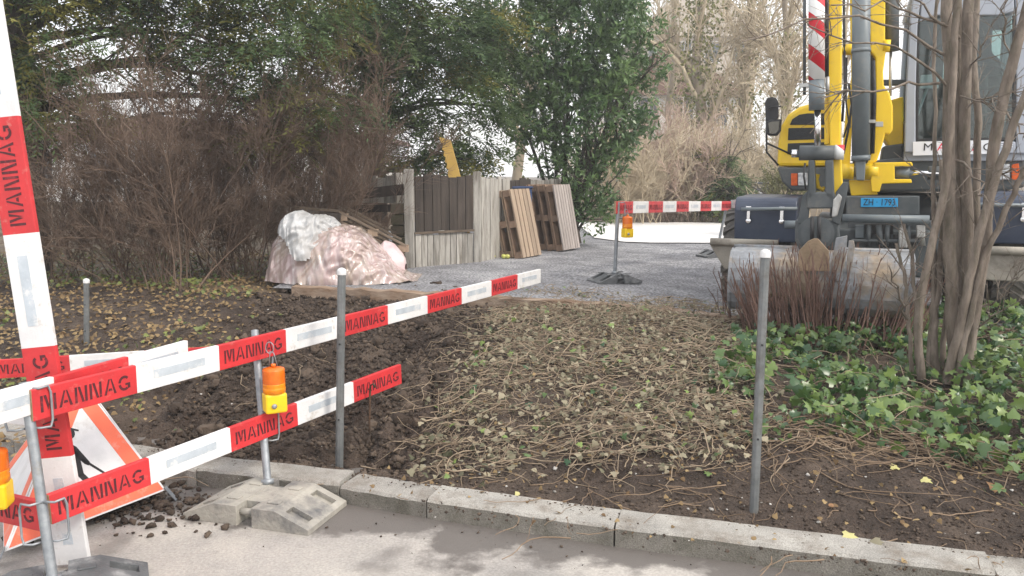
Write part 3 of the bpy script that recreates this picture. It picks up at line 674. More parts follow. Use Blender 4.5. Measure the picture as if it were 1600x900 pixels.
# tool boxes over the front wheels
def toolbox(x0, x1, y0, y1, v, d):
    a, b = L(x0, y1, v), L(x1, y0, v); u0, u1, z0, z1 = a.x, b.x, a.z, b.z; R = .12; prof = [(v + .03, z0)]
    for q in range(7):
        an = math.pi - q * math.pi / 12; prof.append((v + R + R * math.cos(an), z1 - R + R * math.sin(an)))
    prof += [(v + d, z1), (v + d, z0)]
    mb = MB(); mb.prism([(u0, p[0], p[1]) for p in prof], (u1 - u0, 0, 0)); t = E(mb, 'tool_box', M['navy'], bevel=.012)
    return t, u0, u1, z0, z1
def latch(t, u, v, z):
    mb = MB(); mb.box((u, v - .012, z - .02), (.03, .02, .11)); mb.box((u, v - .02, z + .035), (.05, .02, .025)); mb.lathe([(0, .012), (.024, .012), (.026, 0)], (u, v - .008, z - .09), (0, -1, 0), 14); mb.lathe([(.0, .016), (.008, .016), (.008, 0)], (u, v - .012, z - .09), (0, -1, 0), 10)
    E(mb, 'latch', M['chrome'], t, .004)
t, u0, u1, z0, z1 = toolbox(1146, 1246, 309, 377, .36, 1.15)
zz = L(1170, 330, .36).z
for u in (L(1170, 330, .36).x, L(1222, 330, .36).x): latch(t, u, .36, zz)
mb = MB(); mb.tube([L(1158, 327, .31), L(1246, 326, .31)], pxr(3.2, .3), 10); E(mb, 'grab_rail', M['cylgrey'], t)
t, u0, u1, z0, z1 = toolbox(1516, 1640, 302, 380, .36, 1.15)
zz = L(1540, 325, .36).z
for u in (L(1540, 325, .36).x, L(1600, 325, .36).x): latch(t, u, .36, zz)
mb = MB(); mb.tube([L(1455, 318, .31), L(1640, 322, .31)], pxr(3.2, .3), 10); E(mb, 'grab_rail', M['cylgrey'], t)

# upper carriage
VF = 1.25
mb = MB(); mb.lathe([(0, .84), (.62, .84), (.62, 1.0), (.56, 1.02), (.56, 1.10), (0, 1.10)], (.25, 2.4, 0), (0, 0, 1), 36); E(mb, 'turntable', M['exgrey'])
pp('deck', M['exgrey'], [(1300, 258), (1408, 246), (1604, 243), (1604, 292), (1560, 300), (1300, 300)], VF, 2.6, .03)
hood = pp('engine_hood', M['yellow'], [(1214, 260), (1216, 222), (1221, 196), (1232, 178), (1250, 166), (1275, 159), (1312, 157), (1312, 260)], VF - .02, 2.3, .035)
pp('grille', M['grille'], [(1234, 195), (1238, 186), (1249, 179), (1262, 177), (1290, 177), (1290, 195)], VF - .032, .02, .004, hood)
pp('grille', M['grille'], [(1232, 200), (1290, 199), (1290, 217), (1231, 219)], VF - .032, .02, .004, hood)
pp('grille', M['grille'], [(1231, 224), (1290, 222), (1290, 240), (1230, 241)], VF - .032, .02, .004, hood)
skirt = pp('lower_skirt', M['exgrey'], [(1214, 261), (1222, 284), (1236, 298), (1310, 298), (1310, 261)], VF - .03, 2.2, .02)
pp('indicator', M['indicator'], rect(1236, 271, 1246, 290), VF - .05, .03, .005, skirt)
pp('headlight', M['lampglass'], rect(1247, 270, 1262, 290), VF - .05, .03, .006, skirt)
pp('boom_side_cover', M['yellow'], [(1385, 158), (1412, 150), (1412, 226), (1392, 232), (1380, 215)], VF + .25, .6, .02)
pp('boom_side_cover', M['exgrey'], [(1380, 228), (1412, 224), (1412, 250), (1376, 252)], VF + .1, .5, .02)
# mirrors
mr = E(MB().prism([L(x, y, VF - .25) for x, y in [(1195, 160), (1198, 153), (1206, 151), (1213, 153), (1216, 160), (1216, 184), (1210, 190), (1199, 190), (1196, 182)]], (0, .07, 0)), 'mirror', M['rubber'], bevel=.012)
m2 = E(MB().prism([L(x, y, VF - .27) for x, y in [(1197, 190), (1204, 187), (1221, 186), (1220, 204), (1214, 212), (1200, 212), (1197, 206)]], (0, .06, 0)), 'mirror', M['rubber'], bevel=.01)
pp('mirror_glass', M['mirror'], [(1200, 192), (1206, 190), (1218, 189), (1217, 203), (1212, 209), (1202, 209)], VF - .283, .012, .002, m2)
mb = MB(); mb.tube([L(1198, 160, VF - .2), L(1197.5, 212, VF - .2), L(1198, 238, VF - .2), L(1216, 258, VF - .1)], pxr(1.6, VF), 8); mb.tube([L(1199, 224, VF - .2), L(1236, 241, VF - .05)], pxr(1.6, VF), 8); mb.tube([L(1202, 170, VF - .25), L(1206, 167, VF - .28), L(1221, 166, VF - .28)], pxr(1.3, VF), 8); E(mb, 'mirror_arm', M['rubber'], mr)
# cab
CV = VF - .1; cl = L(1413, 240, CV).x; cr = L(1606, 240, CV).x; zb = L(1500, 243, CV).z; zt = L(1500, -14, CV).z; CD = 1.65
cab = E(MB().box(((cl + cr) / 2, CV + CD / 2 + .05, zb + .0), (cr - cl, CD, .10)), 'cab', M['cabgrey'], bevel=.01)
def cp(name, m, pts, d=.07, v=CV, bevel=.012): return pp(name, m, pts, v, d, bevel, cab)
cp('pillar', M['cabgrey'], [(1413, 238), (1415, 150), (1422, 30), (1427, -8), (1440, -8), (1434, 40), (1431, 150), (1431, 222), (1431, 238)])
cp('pillar', M['cabgrey'], [(1588, 222), (1588, 20), (1586, -8), (1602, -8), (1606, 240), (1588, 240)])
cp('front_panel', M['cabgrey'], rect(1431.5, 221, 1587.5, 240), .06)
cp('roof_front', M['cabgrey'], [(1440.5, -10), (1585, -10), (1585, 18), (1560, 24), (1460, 24), (1437, 34)], .06)
lb = cp('name_panel', M['labelwhite'], [(1426.5, 221.5), (1562, 218.5), (1562, 240), (1426.5, 243)], .006, CV - .008, 0)
for s_, xx, m_ in (('M', 1450, 'black'), ('A', 1471, 'labelred'), ('N', 1490, 'black'), ('N', 1508, 'black'), ('A', 1526, 'labelred'), ('G', 1543, 'black')):
    texto(s_, 'lettering', M[m_], L(xx, 230.3, CV - .010), (L(1450, 222, CV) - L(1450, 238, CV)).length * 1.02, cab, 0, 1.15)
for q in range(3):
    cp('trim_line', M['labelwhite'], rect(1564, 222 + q * 3.4, 1583, 223.2 + q * 3.4), .004, CV - .006, 0)
cp('window_seal', M['rubber'], [(1431.6, 30), (1436, 30), (1435, 217), (1431.6, 220.5)], .05, CV + .005, 0)
cp('window_seal', M['rubber'], [(1583, 24), (1587.5, 24), (1587.5, 220), (1583, 217)], .05, CV + .005, 0)
cp('window_seal', M['rubber'], [(1435, 216.5), (1583, 215), (1583, 219), (1435, 220.8)], .05, CV + .006, 0)
cp('windscreen', M['glass'], [(1435, 30), (1583, 24), (1583, 215), (1435, 216.5)], .006, CV + .025, 0)
# rear and side of the cab
zr = zt
for u in (cl + .03, cr - .03):
    cabm = MB(); cabm.box((u, CV + CD - .06, (zb + zr) / 2), (.07, .09, zr - zb)); E(cabm, 'pillar', M['cabgrey'], cab, .01)
    cabm = MB(); cabm.box((u, CV + .95, (zb + zr) / 2), (.05, .07, zr - zb - .02)); E(cabm, 'pillar', M['plastic'], cab, .01)
    cabm = MB(); cabm.box((u, CV + CD / 2 + .02, zb + .18), (.04, CD - .2, .36)); E(cabm, 'side_panel', M['cabgrey'], cab, .01)
    cabm = MB(); cabm.box((u, CV + CD / 2, zb + .36 + (zr - zb - .4) / 2), (.008, CD - .2, zr - zb - .42)); E(cabm, 'side_window', M['glass'], cab)
VB = CV + CD - .06; w0, w1 = L(1547, 100, VB).x, L(1580, 100, VB).x; wz0, wz1 = L(1560, 128, VB).z, L(1560, 46, VB).z
def rb(u0, u1, z0, z1): cabm = MB(); cabm.box(((u0 + u1) / 2, VB + .03, (z0 + z1) / 2), (u1 - u0, .05, z1 - z0)); E(cabm, 'rear_panel', M['plastic'], cab)
rb(cl + .05, cr - .05, zb + .05, wz0); rb(cl + .05, cr - .05, wz1, zr); rb(cl + .05, w0 - .45, wz0, wz1); rb(w0 - .32, w0, wz0, wz1); rb(w1, cr - .05, wz0, wz1)
cabm = MB(); cabm.box(((cl + cr) / 2, VB + .03, (wz0 + wz1) / 2), (cr - cl - .12, .008, wz1 - wz0)); E(cabm, 'rear_window', M['glass'], cab)
cabm = MB(); cabm.box(((cl + cr) / 2, CV + CD / 2 + .05, zr + .03), (cr - cl + .04, CD + .1, .09)); E(cabm, 'roof', M['cabgrey'], cab, .03)
# seat, console, steering column
sx = L(1530, 150, CV + .9).x; zs = zb + .38
seat = E(MB().box((sx, CV + .95, zs), (.46, .46, .12)), 'seat', M['seat'], cab, .04)
prof = [(sx - .22, zs + .05), (sx + .22, zs + .05), (sx + .24, zs + .4), (sx + .2, zs + .62), (sx + .12, zs + .68), (sx + .1, zs + .86), (sx - .1, zs + .86), (sx - .12, zs + .68), (sx - .2, zs + .62), (sx - .24, zs + .4)]
E(MB().prism([(a, CV + 1.14, b) for a, b in prof], (0, .12, 0)), 'seat_back', M['seat'], cab, .03)
E(MB().box((sx, CV + .98, zb + .18), (.4, .4, .3)), 'seat_base', M['plastic'], cab, .03)
for s in (-1, 1):
    E(MB().box((sx + s * .32, CV + .85, zs + .16), (.12, .55, .1)), 'armrest', M['plastic'], cab, .02)
    mb = MB(); mb.tube([(sx + s * .32, CV + .62, zs + .2), (sx + s * .32, CV + .6, zs + .34), (sx + s * .31, CV + .6, zs + .42)], [.014, .02, .026], 10); E(mb, 'joystick', M['rubber'], cab)
mb = MB(); wc = Vector((sx - .02, CV + .48, zs + .38)); mb.tube([(sx - .02, CV + .25, zb + .05), wc], .035, 10)
rp_ = [wc + Vector((.19 * math.cos(a), .13 * math.sin(a) * .9, .12 * math.sin(a))) for a in np.linspace(0, 2 * math.pi, 25)]; mb.tube(rp_, .014, 8); mb.tube([rp_[0], wc, rp_[12]], .012, 6); E(mb, 'steering_wheel', M['rubber'], cab)
mb = MB(); mb.box((cl + .2, CV + .35, zb + .72), (.16, .06, .13)); mb.tube([(cl + .2, CV + .38, zb + .72), (cl + .12, CV + .5, zb + .4)], .015, 8); E(mb, 'monitor', M['labelwhite'], cab, .01)
# lamps below the cab
pp('work_light', M['lampglass'], rect(1552, 256, 1578, 281), VF - .035, .04, .008); pp('indicator', M['indicator'], [(1581, 257), (1592, 255), (1594, 272), (1588, 281), (1581, 281)], VF - .035, .04, .006); pp('marker', M['yellow'], rect(1562, 244.5, 1582, 251), VF - .03, .03, .003)

# boom: foot bracket, lift cylinder, box section
BV = .80
cyl('pin_boss', M['yellow'], L(1314, 268, BV), L(1334, 268, BV), pxr(13, BV)); cyl('pin_boss', M['yellow'], L(1351, 268, BV), L(1372, 268, BV), pxr(13, BV))
cyl('pin', M['cylgrey'], L(1331, 268, BV), L(1353, 268, BV), pxr(9, BV))
pp('swing_bracket', M['yellow'], [(1366, 254), (1424, 253), (1426, 256), (1426, 260), (1398, 260), (1398, 280), (1424, 280), (1425, 286), (1378, 287), (1374, 300), (1362, 300), (1360, 282)], BV - .06, .16, .008)
pp('swing_bracket', M['yellow'], [(1326, 282), (1362, 282), (1372, 304), (1330, 306)], BV + .05, .5, .01)
cyl('swing_cylinder', M['cylgrey'], L(1399, 270, BV + .02), L(1421, 270, BV + .02), pxr(8, BV), 16); cyl('piston_rod', M['chrome'], L(1420, 270, BV + .02), L(1470, 271, BV + .02), pxr(4, BV), 12); cyl('swing_cylinder', M['exgrey'], L(1450, 270, BV + .06), L(1490, 271, BV + .06), pxr(11, BV), 16)
lc = E(MB().tube([L(1345, 250, .62), L(1346, -80, .62)], pxr(14, .62), 28), 'lift_cylinder', M['cylgrey'])
mb = MB(); mb.tube([L(1345.5, 82, .62), L(1345.5, 76, .62)], pxr(15, .62), 28); mb.tube([L(1345, 251, .62), L(1345, 243, .62)], pxr(14.8, .62), 28); E(mb, 'gland', M['cylgrey'], lc)
E(MB().prism([L(x, y, .57) for x, y in [(1336, 248), (1353, 248), (1351, 282), (1338, 282)]], (0, .12, 0)), 'cylinder_eye', M['cylgrey'], lc, .01)
pp('boom', M['yellow'], [(1326, -90), (1334, -90), (1336, 70), (1334, 150), (1328, 262), (1314, 262), (1322, 165), (1330, 120)], .9, .14, .012)
pp('boom', M['yellow'], [(1358, -90), (1384, -90), (1383, 60), (1385, 75), (1380, 112), (1381, 133), (1390, 146), (1395, 165), (1395, 203), (1390, 210), (1383, 209), (1379, 226), (1370, 252), (1352, 262), (1362, 240), (1366, 215), (1368, 160), (1368, 90), (1360, 80)], .82, .16, .012)
pp('boom_web', M['exgrey'], [(1332, 60), (1370, 60), (1370, 240), (1350, 258), (1332, 258)], 1.0, .14, .01)
cyl('pin_boss', M['yellow'], L(1316, 77, .85), L(1337, 77, .85), pxr(9, .85)); cyl('pin_boss', M['yellow'], L(1380, 72, .85), L(1391, 72, .85), pxr(10, .85))
cyl('arm_cylinder', M['exgrey'], L(1393, -60, .95), L(1394, 80, .95), pxr(10.5, .95), 20); cyl('piston_rod', M['zinc'], L(1392, 80, .95), L(1391, 150, .95), pxr(2.4, .95), 10)
for i, (pa, w_) in enumerate((([(1364, 95), (1366, 150), (1363, 240)], 3.6), ([(1326, 130), (1331, 165), (1325, 205), (1318, 240)], 2.0), ([(1334, 140), (1329, 170), (1328, 200)], 1.6), ([(1318, -60), (1319, 60), (1320, 130), (1316, 190)], 2.2), ([(1323, 90), (1322, 160), (1326, 190), (1318, 215)], 1.5))):
    mb = MB(); mb.tube([L(x, y, .72 + .03 * i) for x, y in pa], pxr(w_, .75), 8); E(mb, 'hydraulic_hose', M['rubber'] if i != 2 else M['zinc'])
pp('hose_clamp', M['zinc'], rect(1355, 187, 1368, 192), .58, .05, .003); pp('hose_clamp', M['zinc'], rect(1368, 190, 1380, 198), .62, .05, .003)
pp('cross_beam', M['exgrey'], rect(1378, 124, 1416, 133), 1.3, .1, .01)
# arm with bucket cylinder in a striped sleeve
AV = -.28
pp('arm', M['yellow'], [(1296, -90), (1316, -90), (1315, 100), (1313, 220), (1317, 296), (1308, 306), (1300, 300), (1297, 240), (1293, 120)], AV, .24, .012)
pp('arm_side', M['yellow'], [(1288, 160), (1296, 120), (1296, 225), (1288, 226)], AV + .06, .16, .006)
SV = -.44
bc = Vector(L(1276, 172, SV)); tp = Vector(L(1276, -80, SV)); m_ = Vector(L(1276, 125, SV)); r_ = pxr(12.8, SV)
slv = E(MB().tube([m_, tp], r_, 28), 'striped_sleeve', M['stripes'])
E(MB().tube([bc, m_ + Vector((0, 0, .002))], r_ * .97, 28), 'bucket_cylinder', M['cylgrey'])
cyl('piston_rod', M['chrome'], L(1277.5, 172, SV), L(1277.5, 228, SV), pxr(5.4, SV), 18)
cyl('hydraulic_pipe', M['exgrey'], L(1257, -80, SV + .03), L(1257, 148, SV + .03), pxr(2.6, SV), 10); cyl('hydraulic_pipe', M['rubber'], L(1292, -80, SV + .05), L(1292, 120, SV + .05), pxr(3.4, SV), 10)
pp('pipe_clamp', M['zinc'], rect(1249, 130, 1264, 136), SV + .0, .06, .003); cyl('hose_fitting', M['zinc'], L(1293, 120, SV + .05), L(1293, 148, SV + .05), pxr(3.2, SV), 10)
# link, quick coupler and tilting head
KV = -.36
cyl('link_pin_housing', M['exgrey'], L(1249, 239, KV), L(1304, 239, KV), pxr(12.5, KV), 24); cyl('pin_nut', M['chrome'], L(1237, 240, KV), L(1249, 240, KV), pxr(7.5, KV), 6); cyl('pin_cap', M['stripes'], L(1304, 238, KV + .02), L(1319, 238, KV + .02), pxr(13, KV), 8)
for a in ([(1263, 250), (1273, 250), (1275, 300), (1262, 318)], [(1289, 250), (1302, 250), (1304, 322), (1289, 305)], [(1262, 300), (1304, 300), (1306, 326), (1260, 326)]): pp('link', M['exgrey'], a, KV - .05, .14, .012)
E(MB().tube([L(1278, 272, KV + .1), L(1276, 280, KV + .1), L(1278, 292, KV + .1), L(1286, 297, KV + .1), L(1288, 292, KV + .1)], pxr(3.6, KV), 10), 'lifting_hook', M['yellow'])
pp('coupler_plate', M['exgrey'], [(1246, 346), (1254, 306), (1264, 296), (1268, 300), (1262, 350), (1247, 350)], KV - .02, .05, .006); pp('coupler_plate', M['exgrey'], [(1300, 346), (1306, 300), (1318, 284), (1326, 286), (1323, 306), (1312, 352)], KV - .02, .05, .006)
pp('coupler_body', M['exgrey'], [(1242, 344), (1310, 344), (1312, 378), (1304, 392), (1250, 392), (1242, 376)], KV, .3, .015)
pp('lever', M['zinc'], [(1299, 340), (1302, 312), (1310, 302), (1316, 308), (1308, 338)], KV - .09, .05, .01)
cyl('tilt_ring', M['exgrey'], L(1275, 365, KV - .1), L(1275, 365, KV) + Vector((0, .05, 0)), pxr(29, KV), 36); cyl('tilt_hub', M['exgrey'], L(1275, 365, KV - .13), L(1275, 365, KV), pxr(24, KV), 36)
for xx in (1269, 1280): cyl('hydraulic_hose', M['rubber'], L(xx, 338, KV - .17), L(xx, 374, KV - .17), pxr(3.4, KV), 8)
E(MB().tube([L(1258, 255, KV - .08), L(1256, 275, KV - .1), L(1259, 295, KV - .08)], pxr(1.6, KV), 8), 'hydraulic_hose', M['rubber'])
# ditching bucket, back toward the road
bu0 = L(1141, 400, -.55).x; bu1 = L(1430, 400, -.5).x; BT = L(1180, 389, -.5).z; BB = .16
prof = [(-.20, BT), (-.44, BT), (-.53, BT - .02), (-.60, BT - .07), (-.645, BT - .15), (-.665, BT - .25), (-.66, BB + .17), (-.63, BB + .09), (-.57, BB + .03), (-.48, BB + .005), (-.10, BB)]
mb = MB(); k = len(prof)
vs = [(u, p[0], p[1]) for u in (bu0, bu1) for p in prof] + [(u, p[0] + (.02 if 0 < i < k - 1 else 0), p[1] - (.02 if i < k / 2 else -.02)) for u in (bu0, bu1) for i, p in enumerate(prof)]
fs = [(i, i + 1, k + i + 1, k + i) for i in range(k - 1)] + [(2 * k + i, 3 * k + i, 3 * k + i + 1, 2 * k + i + 1) for i in range(k - 1)]
mb.add(vs, fs, 0, False); bk = E(mb, 'bucket', M['bucket'], None, .006)
for u in (bu0, bu1 - .025):
    mb = MB(); mb.prism([(u, p[0] - .012 if i else p[0], p[1]) for i, p in enumerate(prof)], (.025, 0, 0)); E(mb, 'bucket_side', M['bucket'], bk, .004)
cyl('bucket_lip', M['bucket'], (bu0, -.3, BT), (bu1, -.3, BT), .022, 10, bk)
pp('bucket_ear', M['earplate'], [(1247, 412), (1248, 392), (1262, 377), (1271, 373), (1278, 373), (1295, 392), (1296, 424), (1250, 424)], -.70, .03, .005, bk)
pp('bucket_ear', M['bucket'], [(1300, 410), (1306, 372), (1324, 368), (1322, 400), (1316, 440), (1302, 440)], -.68, .03, .005, bk); pp('bucket_ear', M['bucket'], [(1322, 420), (1326, 376), (1334, 376), (1336, 386), (1328, 440)], -.68, .03, .005, bk)

# ================================================================== board bin, pallets, wrapped pile
M['palewood'] = mat('weathered_pale_wood', (.46, .44, .40), (.29, .275, .25), 5, .9, .4, 40, stretch=(3, 3, .35), dirt=(.12, .105, .085), dscale=4, dlo=.46, dhi=.68, rand=.2)
M['darkwood'] = mat('dark_wet_wood', (.030, .024, .020), (.065, .052, .043), 5, .85, .4, 40, stretch=(3, 3, .3), dirt=(.14, .12, .10), dscale=4, dlo=.6, dhi=.85, rand=.25)
M['brownwood'] = mat('brown_old_wood', (.10, .075, .055), (.17, .135, .10), 6, .9, .4, 40, stretch=(1, 1, 1), rand=.25)
M['freshwood'] = mat('pallet_wood_fresh', (.38, .29, .21), (.27, .20, .145), 5, .8, .25, 40, stretch=(3, 3, .3), dirt=(.2, .145, .10), dscale=4, dlo=.52, dhi=.75, rand=.16)
M['greywood'] = mat('pallet_wood_grey', (.40, .355, .33), (.28, .245, .225), 5, .85, .25, 40, stretch=(3, 3, .3), rand=.14)
M['palletside'] = mat('pallet_side_wood', (.26, .175, .12), (.155, .105, .075), 6, .85, .3, 40, rand=.22)
M['mossy'] = mat('mossy_sleeper', (.15, .125, .095), (.085, .085, .045), 5, .95, .5, 30, rand=.2)
M['film'] = mat('plastic_film', (.33, .265, .22), (.43, .32, .315), 2.4, .2, .25, 12, spec=.8, dirt=(.60, .57, .55), dscale=5, dlo=.5, dhi=.72, rvar=.1, lo=.4, hi=.6, stretch=(2.2, 2.2, .7), coat=.3)
M['pinkload'] = mat('pink_bags', (.55, .17, .25), (.66, .33, .38), 4, .4, .4, 14)
M['tarp'] = mat('white_tarp', (.52, .53, .54), (.40, .40, .40), 4, .35, .5, 11, dirt=(.27, .24, .20), dscale=3, dlo=.52, dhi=.8)
M['yellowboard'] = mat('yellow_board', (.55, .36, .09), (.45, .285, .07), 4, .6, .1, 30, dirt=(.2, .14, .05), dscale=5, dlo=.6, dhi=.8)
M['fruit'] = mat('fruit_green', (.42, .44, .10), (.52, .50, .16), 9, .45)
M['bluebox'] = mat('blue_crate', (.02, .05, .13), (.03, .06, .15), 5, .5)

ZL = .55
def wall(root, A, B, ztop, zbot, n, m, th=.025, jit=.012, name='plank'):
    A, B = Vector((A[0], A[1], 0)), Vector((B[0], B[1], 0)); d = (B - A); Ln = d.length; d.normalize(); y = Vector((-d.y, d.x, 0)); wv = Ln / n
    for i in range(n):
        c = A + d * wv * (i + .5); zt_ = ztop + rng.normal() * jit
        mb = MB(); mb.box(c + y * rng.normal() * .004 + Vector((0, 0, (zt_ + zbot) / 2)), (wv - .006 - .004 * rng.random(), th, zt_ - zbot), (d, y, Vector((0, 0, 1)))); mb.build(name, m, root, bevel=.003)
bin_ = thing('plank_bin', 'weathered plank enclosure with concrete posts and a dark board opening', 'enclosure', (-1.38, 10.82, ZL))
def postbox(px0, px1, ytop, Y, m, name='post'):
    a, b = at(px0, ytop, Y), at(px1, ytop, Y); wv = (b - a).length
    mb = MB(); mb.box(((a.x + b.x) / 2, Y + wv / 2, (a.z + ZL - .05) / 2), (wv, wv, a.z - ZL + .05)); return mb.build(name, m, bin_, bevel=.012)
postbox(630, 645, 264, 10.80, M['palewood']); postbox(739, 751, 268, 11.50, M['palewood']); postbox(618, 629, 270, 11.2, M['palewood'])
zsp = at(690, 364, 11.1).z; zt1 = at(690, 275, 11.1).z
wall(bin_, (-1.27, 10.93), (-.54, 11.52), zt1, zsp, 7, M['darkwood'])
wall(bin_, (-1.27, 10.87), (-.54, 11.46), zsp, ZL - .04, 10, M['palewood'])
mb = MB(); mb.beam((-1.28, 10.85, zsp + .012), (-.53, 11.44, zsp + .012), .05, .028); mb.build('rail', M['brownwood'], bin_)
wall(bin_, (-.43, 11.58), (-.04, 12.35), at(770, 277, 11.9).z, ZL - .04, 7, M['palewood'])
wall(bin_, (.26, 13.9), (.80, 14.0), at(850, 281, 13.9).z, ZL - .04, 6, M['palewood'])
wall(bin_, (-.05, 12.6), (.30, 13.8), at(812, 281, 13.2).z, at(812, 294, 13.2).z - .5, 4, M['darkwood'])
wall(bin_, (-2.8, 12.4), (-1.5, 11.5), at(580, 273, 12).z, at(580, 316, 12).z, 10, M['palewood'], jit=.02)
mb = MB(); mb.beam(at(528, 307, 11.5), at(632, 296, 11.0), .05, .14); mb.build('rail', M['darkwood'], bin_)
mb = MB(); mb.beam(at(545, 327, 11.6), at(614, 325, 11.1), .05, .10); mb.build('rail', M['darkwood'], bin_)
for q in range(5):
    z1_ = at(620, 318 + q * 17.5, 11.05).z; z0_ = at(620, 334 + q * 17.5, 11.05).z; a = at(611, 330, 11.05).x; b = at(631, 330, 11.05).x
    mb = MB(); mb.box(((a + b) / 2 + rng.normal() * .008, 11.35, (z0_ + z1_) / 2), (b - a, .6, z1_ - z0_)); mb.build('sleeper', M['mossy'], bin_, bevel=.012)
mb = MB(); p = at(812, 300, 12.9); mb.box((p.x + .02, p.y, p.z - .12), (.33, .3, .36)); mb.box((p.x + .02, p.y, p.z + .07), (.37, .34, .03)); tag(mb.build('plastic_crate', M['bluebox'], bevel=.015), 'dark blue plastic crate half hidden behind the leaning pallets', 'crate')
# yellow board sticking up
a = at(686, 214, 11.9); b = at(704, 219, 11.9); c_ = at(724, 292, 11.9); d_ = at(704, 292, 11.9)
mb = MB(); nt_ = []
for q in range(9):
    f = q / 8; p = a.lerp(d_, f); nt_.append(p); 
    if 0 < q < 6: nt_.append(p.lerp(d_, .02) + Vector((.028, 0, -.012)))
low = Vector((.10, 0, -.75))
mb.prism(nt_ + [d_ + low, c_ + low, c_, b], (0, .045, 0)); tag(mb.build('yellow_board', M['yellowboard'], bevel=.004), 'yellow notched board sticking up above the dark plank opening', 'board')
# fruit
for i, (x, y) in enumerate(((755, 403), (764, 404.5), (770.5, 404), (787, 404.5), (793, 404.5))):
    p = on(x, y, ZL); r = .034 + .006 * rng.random(); mb = MB(); mb.lathe([(0, .0), (r * .6, .12 * r), (r, r * .9), (r * .85, 1.55 * r), (r * .4, 1.8 * r), (.05 * r, 1.68 * r)], (p.x, p.y, ZL + .001), n=14)
    tag(mb.build('fallen_fruit', M['fruit']), 'small yellow green fruit lying on gravel by the grey planks', 'fruit', 'fallen fruit')

def pallet(label, corner, H, W, T, xdir, lean, nd, deckm, group):
    x = Vector((xdir[0], xdir[1], 0)).normalized(); y = Vector((-x.y, x.x, 0)); z = Vector((0, 0, 1))
    root = bpy.data.objects.new('pallet', None); COL.objects.link(root); root.empty_display_size = .1
    R = Matrix((x, y, z)).transposed().to_4x4() @ Matrix.Rotation(-lean, 4, 'Y'); R.translation = Vector(corner); root.matrix_basis = R
    tag(root, label, 'pallet', group)
    def bx(c, s, nm, m): mb = MB(); mb.box(c, s); mb.build(nm, m, root, world=False, bevel=.002)
    dw = W / nd
    for i in range(nd): bx((-.011, dw * (i + .5), H / 2), (.022, dw * .84, H), 'deck_board', deckm)
    for zz in (.05, H / 2, H - .05):
        bx((-.033, W / 2, zz), (.020, W, .095), 'cross_board', M['palletside'])
        for yy in (.05, W / 2, W - .05): bx((-.043 - .0385, yy, zz), (.076, .09, .095), 'block', M['palletside'])
    for yy in (.05, W / 2, W - .05): bx((-.130, yy, H / 2), (.02, .095, H), 'bottom_board', M['palletside'])
    return root
xd = (.86, -.5); XN = Vector((*xd, 0)).normalized(); lean = math.radians(12.5)
c0 = on(817, 405, ZL)
for k_ in range(3):
    pallet(['pallet with fresh pale deck boards, outermost of the pile against the grey planks', 'brown pallet second in the pile leaning on the grey planks', 'lowest broken brown pallet resting on the grey planks'][k_], c0 - XN * .158 * k_ + Vector((0, 0, .018)), (1.0, .98, .62)[k_], .58, .144, xd, lean, 5, M['freshwood'], 'pallets leaning on the plank bin')
c0 = on(881, 393, ZL)
for k_ in range(4):
    pallet(['pallet with seven narrow grey slats, outermost of the farther pile', 'second pallet behind the narrow grey slats', 'third pallet behind the narrow grey slats', 'last pallet of the farther pile, touching the plank wall'][k_], c0 - XN * .152 * k_ + Vector((0, 0, .018)), 1.04, .60, .144, xd, math.radians(11), 7 if k_ == 0 else 5, M['greywood'] if k_ == 0 else M['palletside'], 'pallets leaning on the plank bin')

# wrapped pile
def drape(name, m, top, ybase, Yc, dep, amp, parent, seed, back=True, nx=90, ny=60, zoff=0, cut=None):
    txs = np.array([p[0] for p in top], float); tys = np.array([p[1] for p in top], float)
    S = np.linspace(txs[0], txs[-1], nx); V = []
    for s in S:
        ht = at(s, float(np.interp(s, txs, tys)), Yc).z - ZL; ht = max(ht, .01); X = at(s, 400, Yc).x
        f = (s - txs[0]) / (txs[-1] - txs[0]); dd = dep * (.35 + .65 * math.sin(math.pi * min(max(f, .02), .98)) ** .6)
        for t_ in np.linspace(0, math.pi, ny):
            e = .62; cy = math.copysign(abs(math.cos(t_)) ** e, math.cos(t_)); sz = abs(math.sin(t_)) ** e
            V.append((X * (1 + .0), Yc - dd * cy * (1.12 - .12 * sz), ZL + ht * sz + zoff))
    V = np.array(V).reshape(nx, ny, 3)
    rd = lambda u, v, sc, sdd: 1 - 2 * np.abs(vnoise(u, v, sc, sdd) - .5) * 1.6
    X_, Y_, Z_ = V[..., 0], V[..., 1], V[..., 2]; cx_ = X_ - X_.mean(); fan = cx_ / (2.2 - (Z_ - ZL))
    nz_ = (vnoise(X_ + Y_, Z_ * 1.5 + Y_ * .3, 3.2, seed) - .5) * .7 + .30 * rd(fan * 2.2 + .2 * Z_, Z_ * .22 + Y_ * .15, 5, seed + 1) + .24 * rd(X_ * 1.1 - .9 * Z_, Z_ * .7 + Y_, 9, seed + 2) + .12 * rd(fan * 3 + .5 * Z_, Z_ * .25, 15, seed + 3) - .3
    V[..., 1] -= nz_ * amp; V[..., 0] += nz_ * amp * .3; V[..., 2] += nz_ * amp * .4
    V[..., 2] = np.maximum(V[..., 2], ZL + .004 + zoff)
    i, j = np.meshgrid(np.arange(nx - 1), np.arange(ny - 1), indexing='ij'); b = i * ny + j
    F = np.stack([b, b + ny, b + ny + 1, b + 1], -1).reshape(-1, 4)
    return np_mesh(name, V.reshape(-1, 3), F, m, parent, smooth=True)
pile = thing('wrapped_pile', 'brownish plastic film wrapped over pink bags beside the plank bin', 'pile', (-2.0, 9.75, ZL))
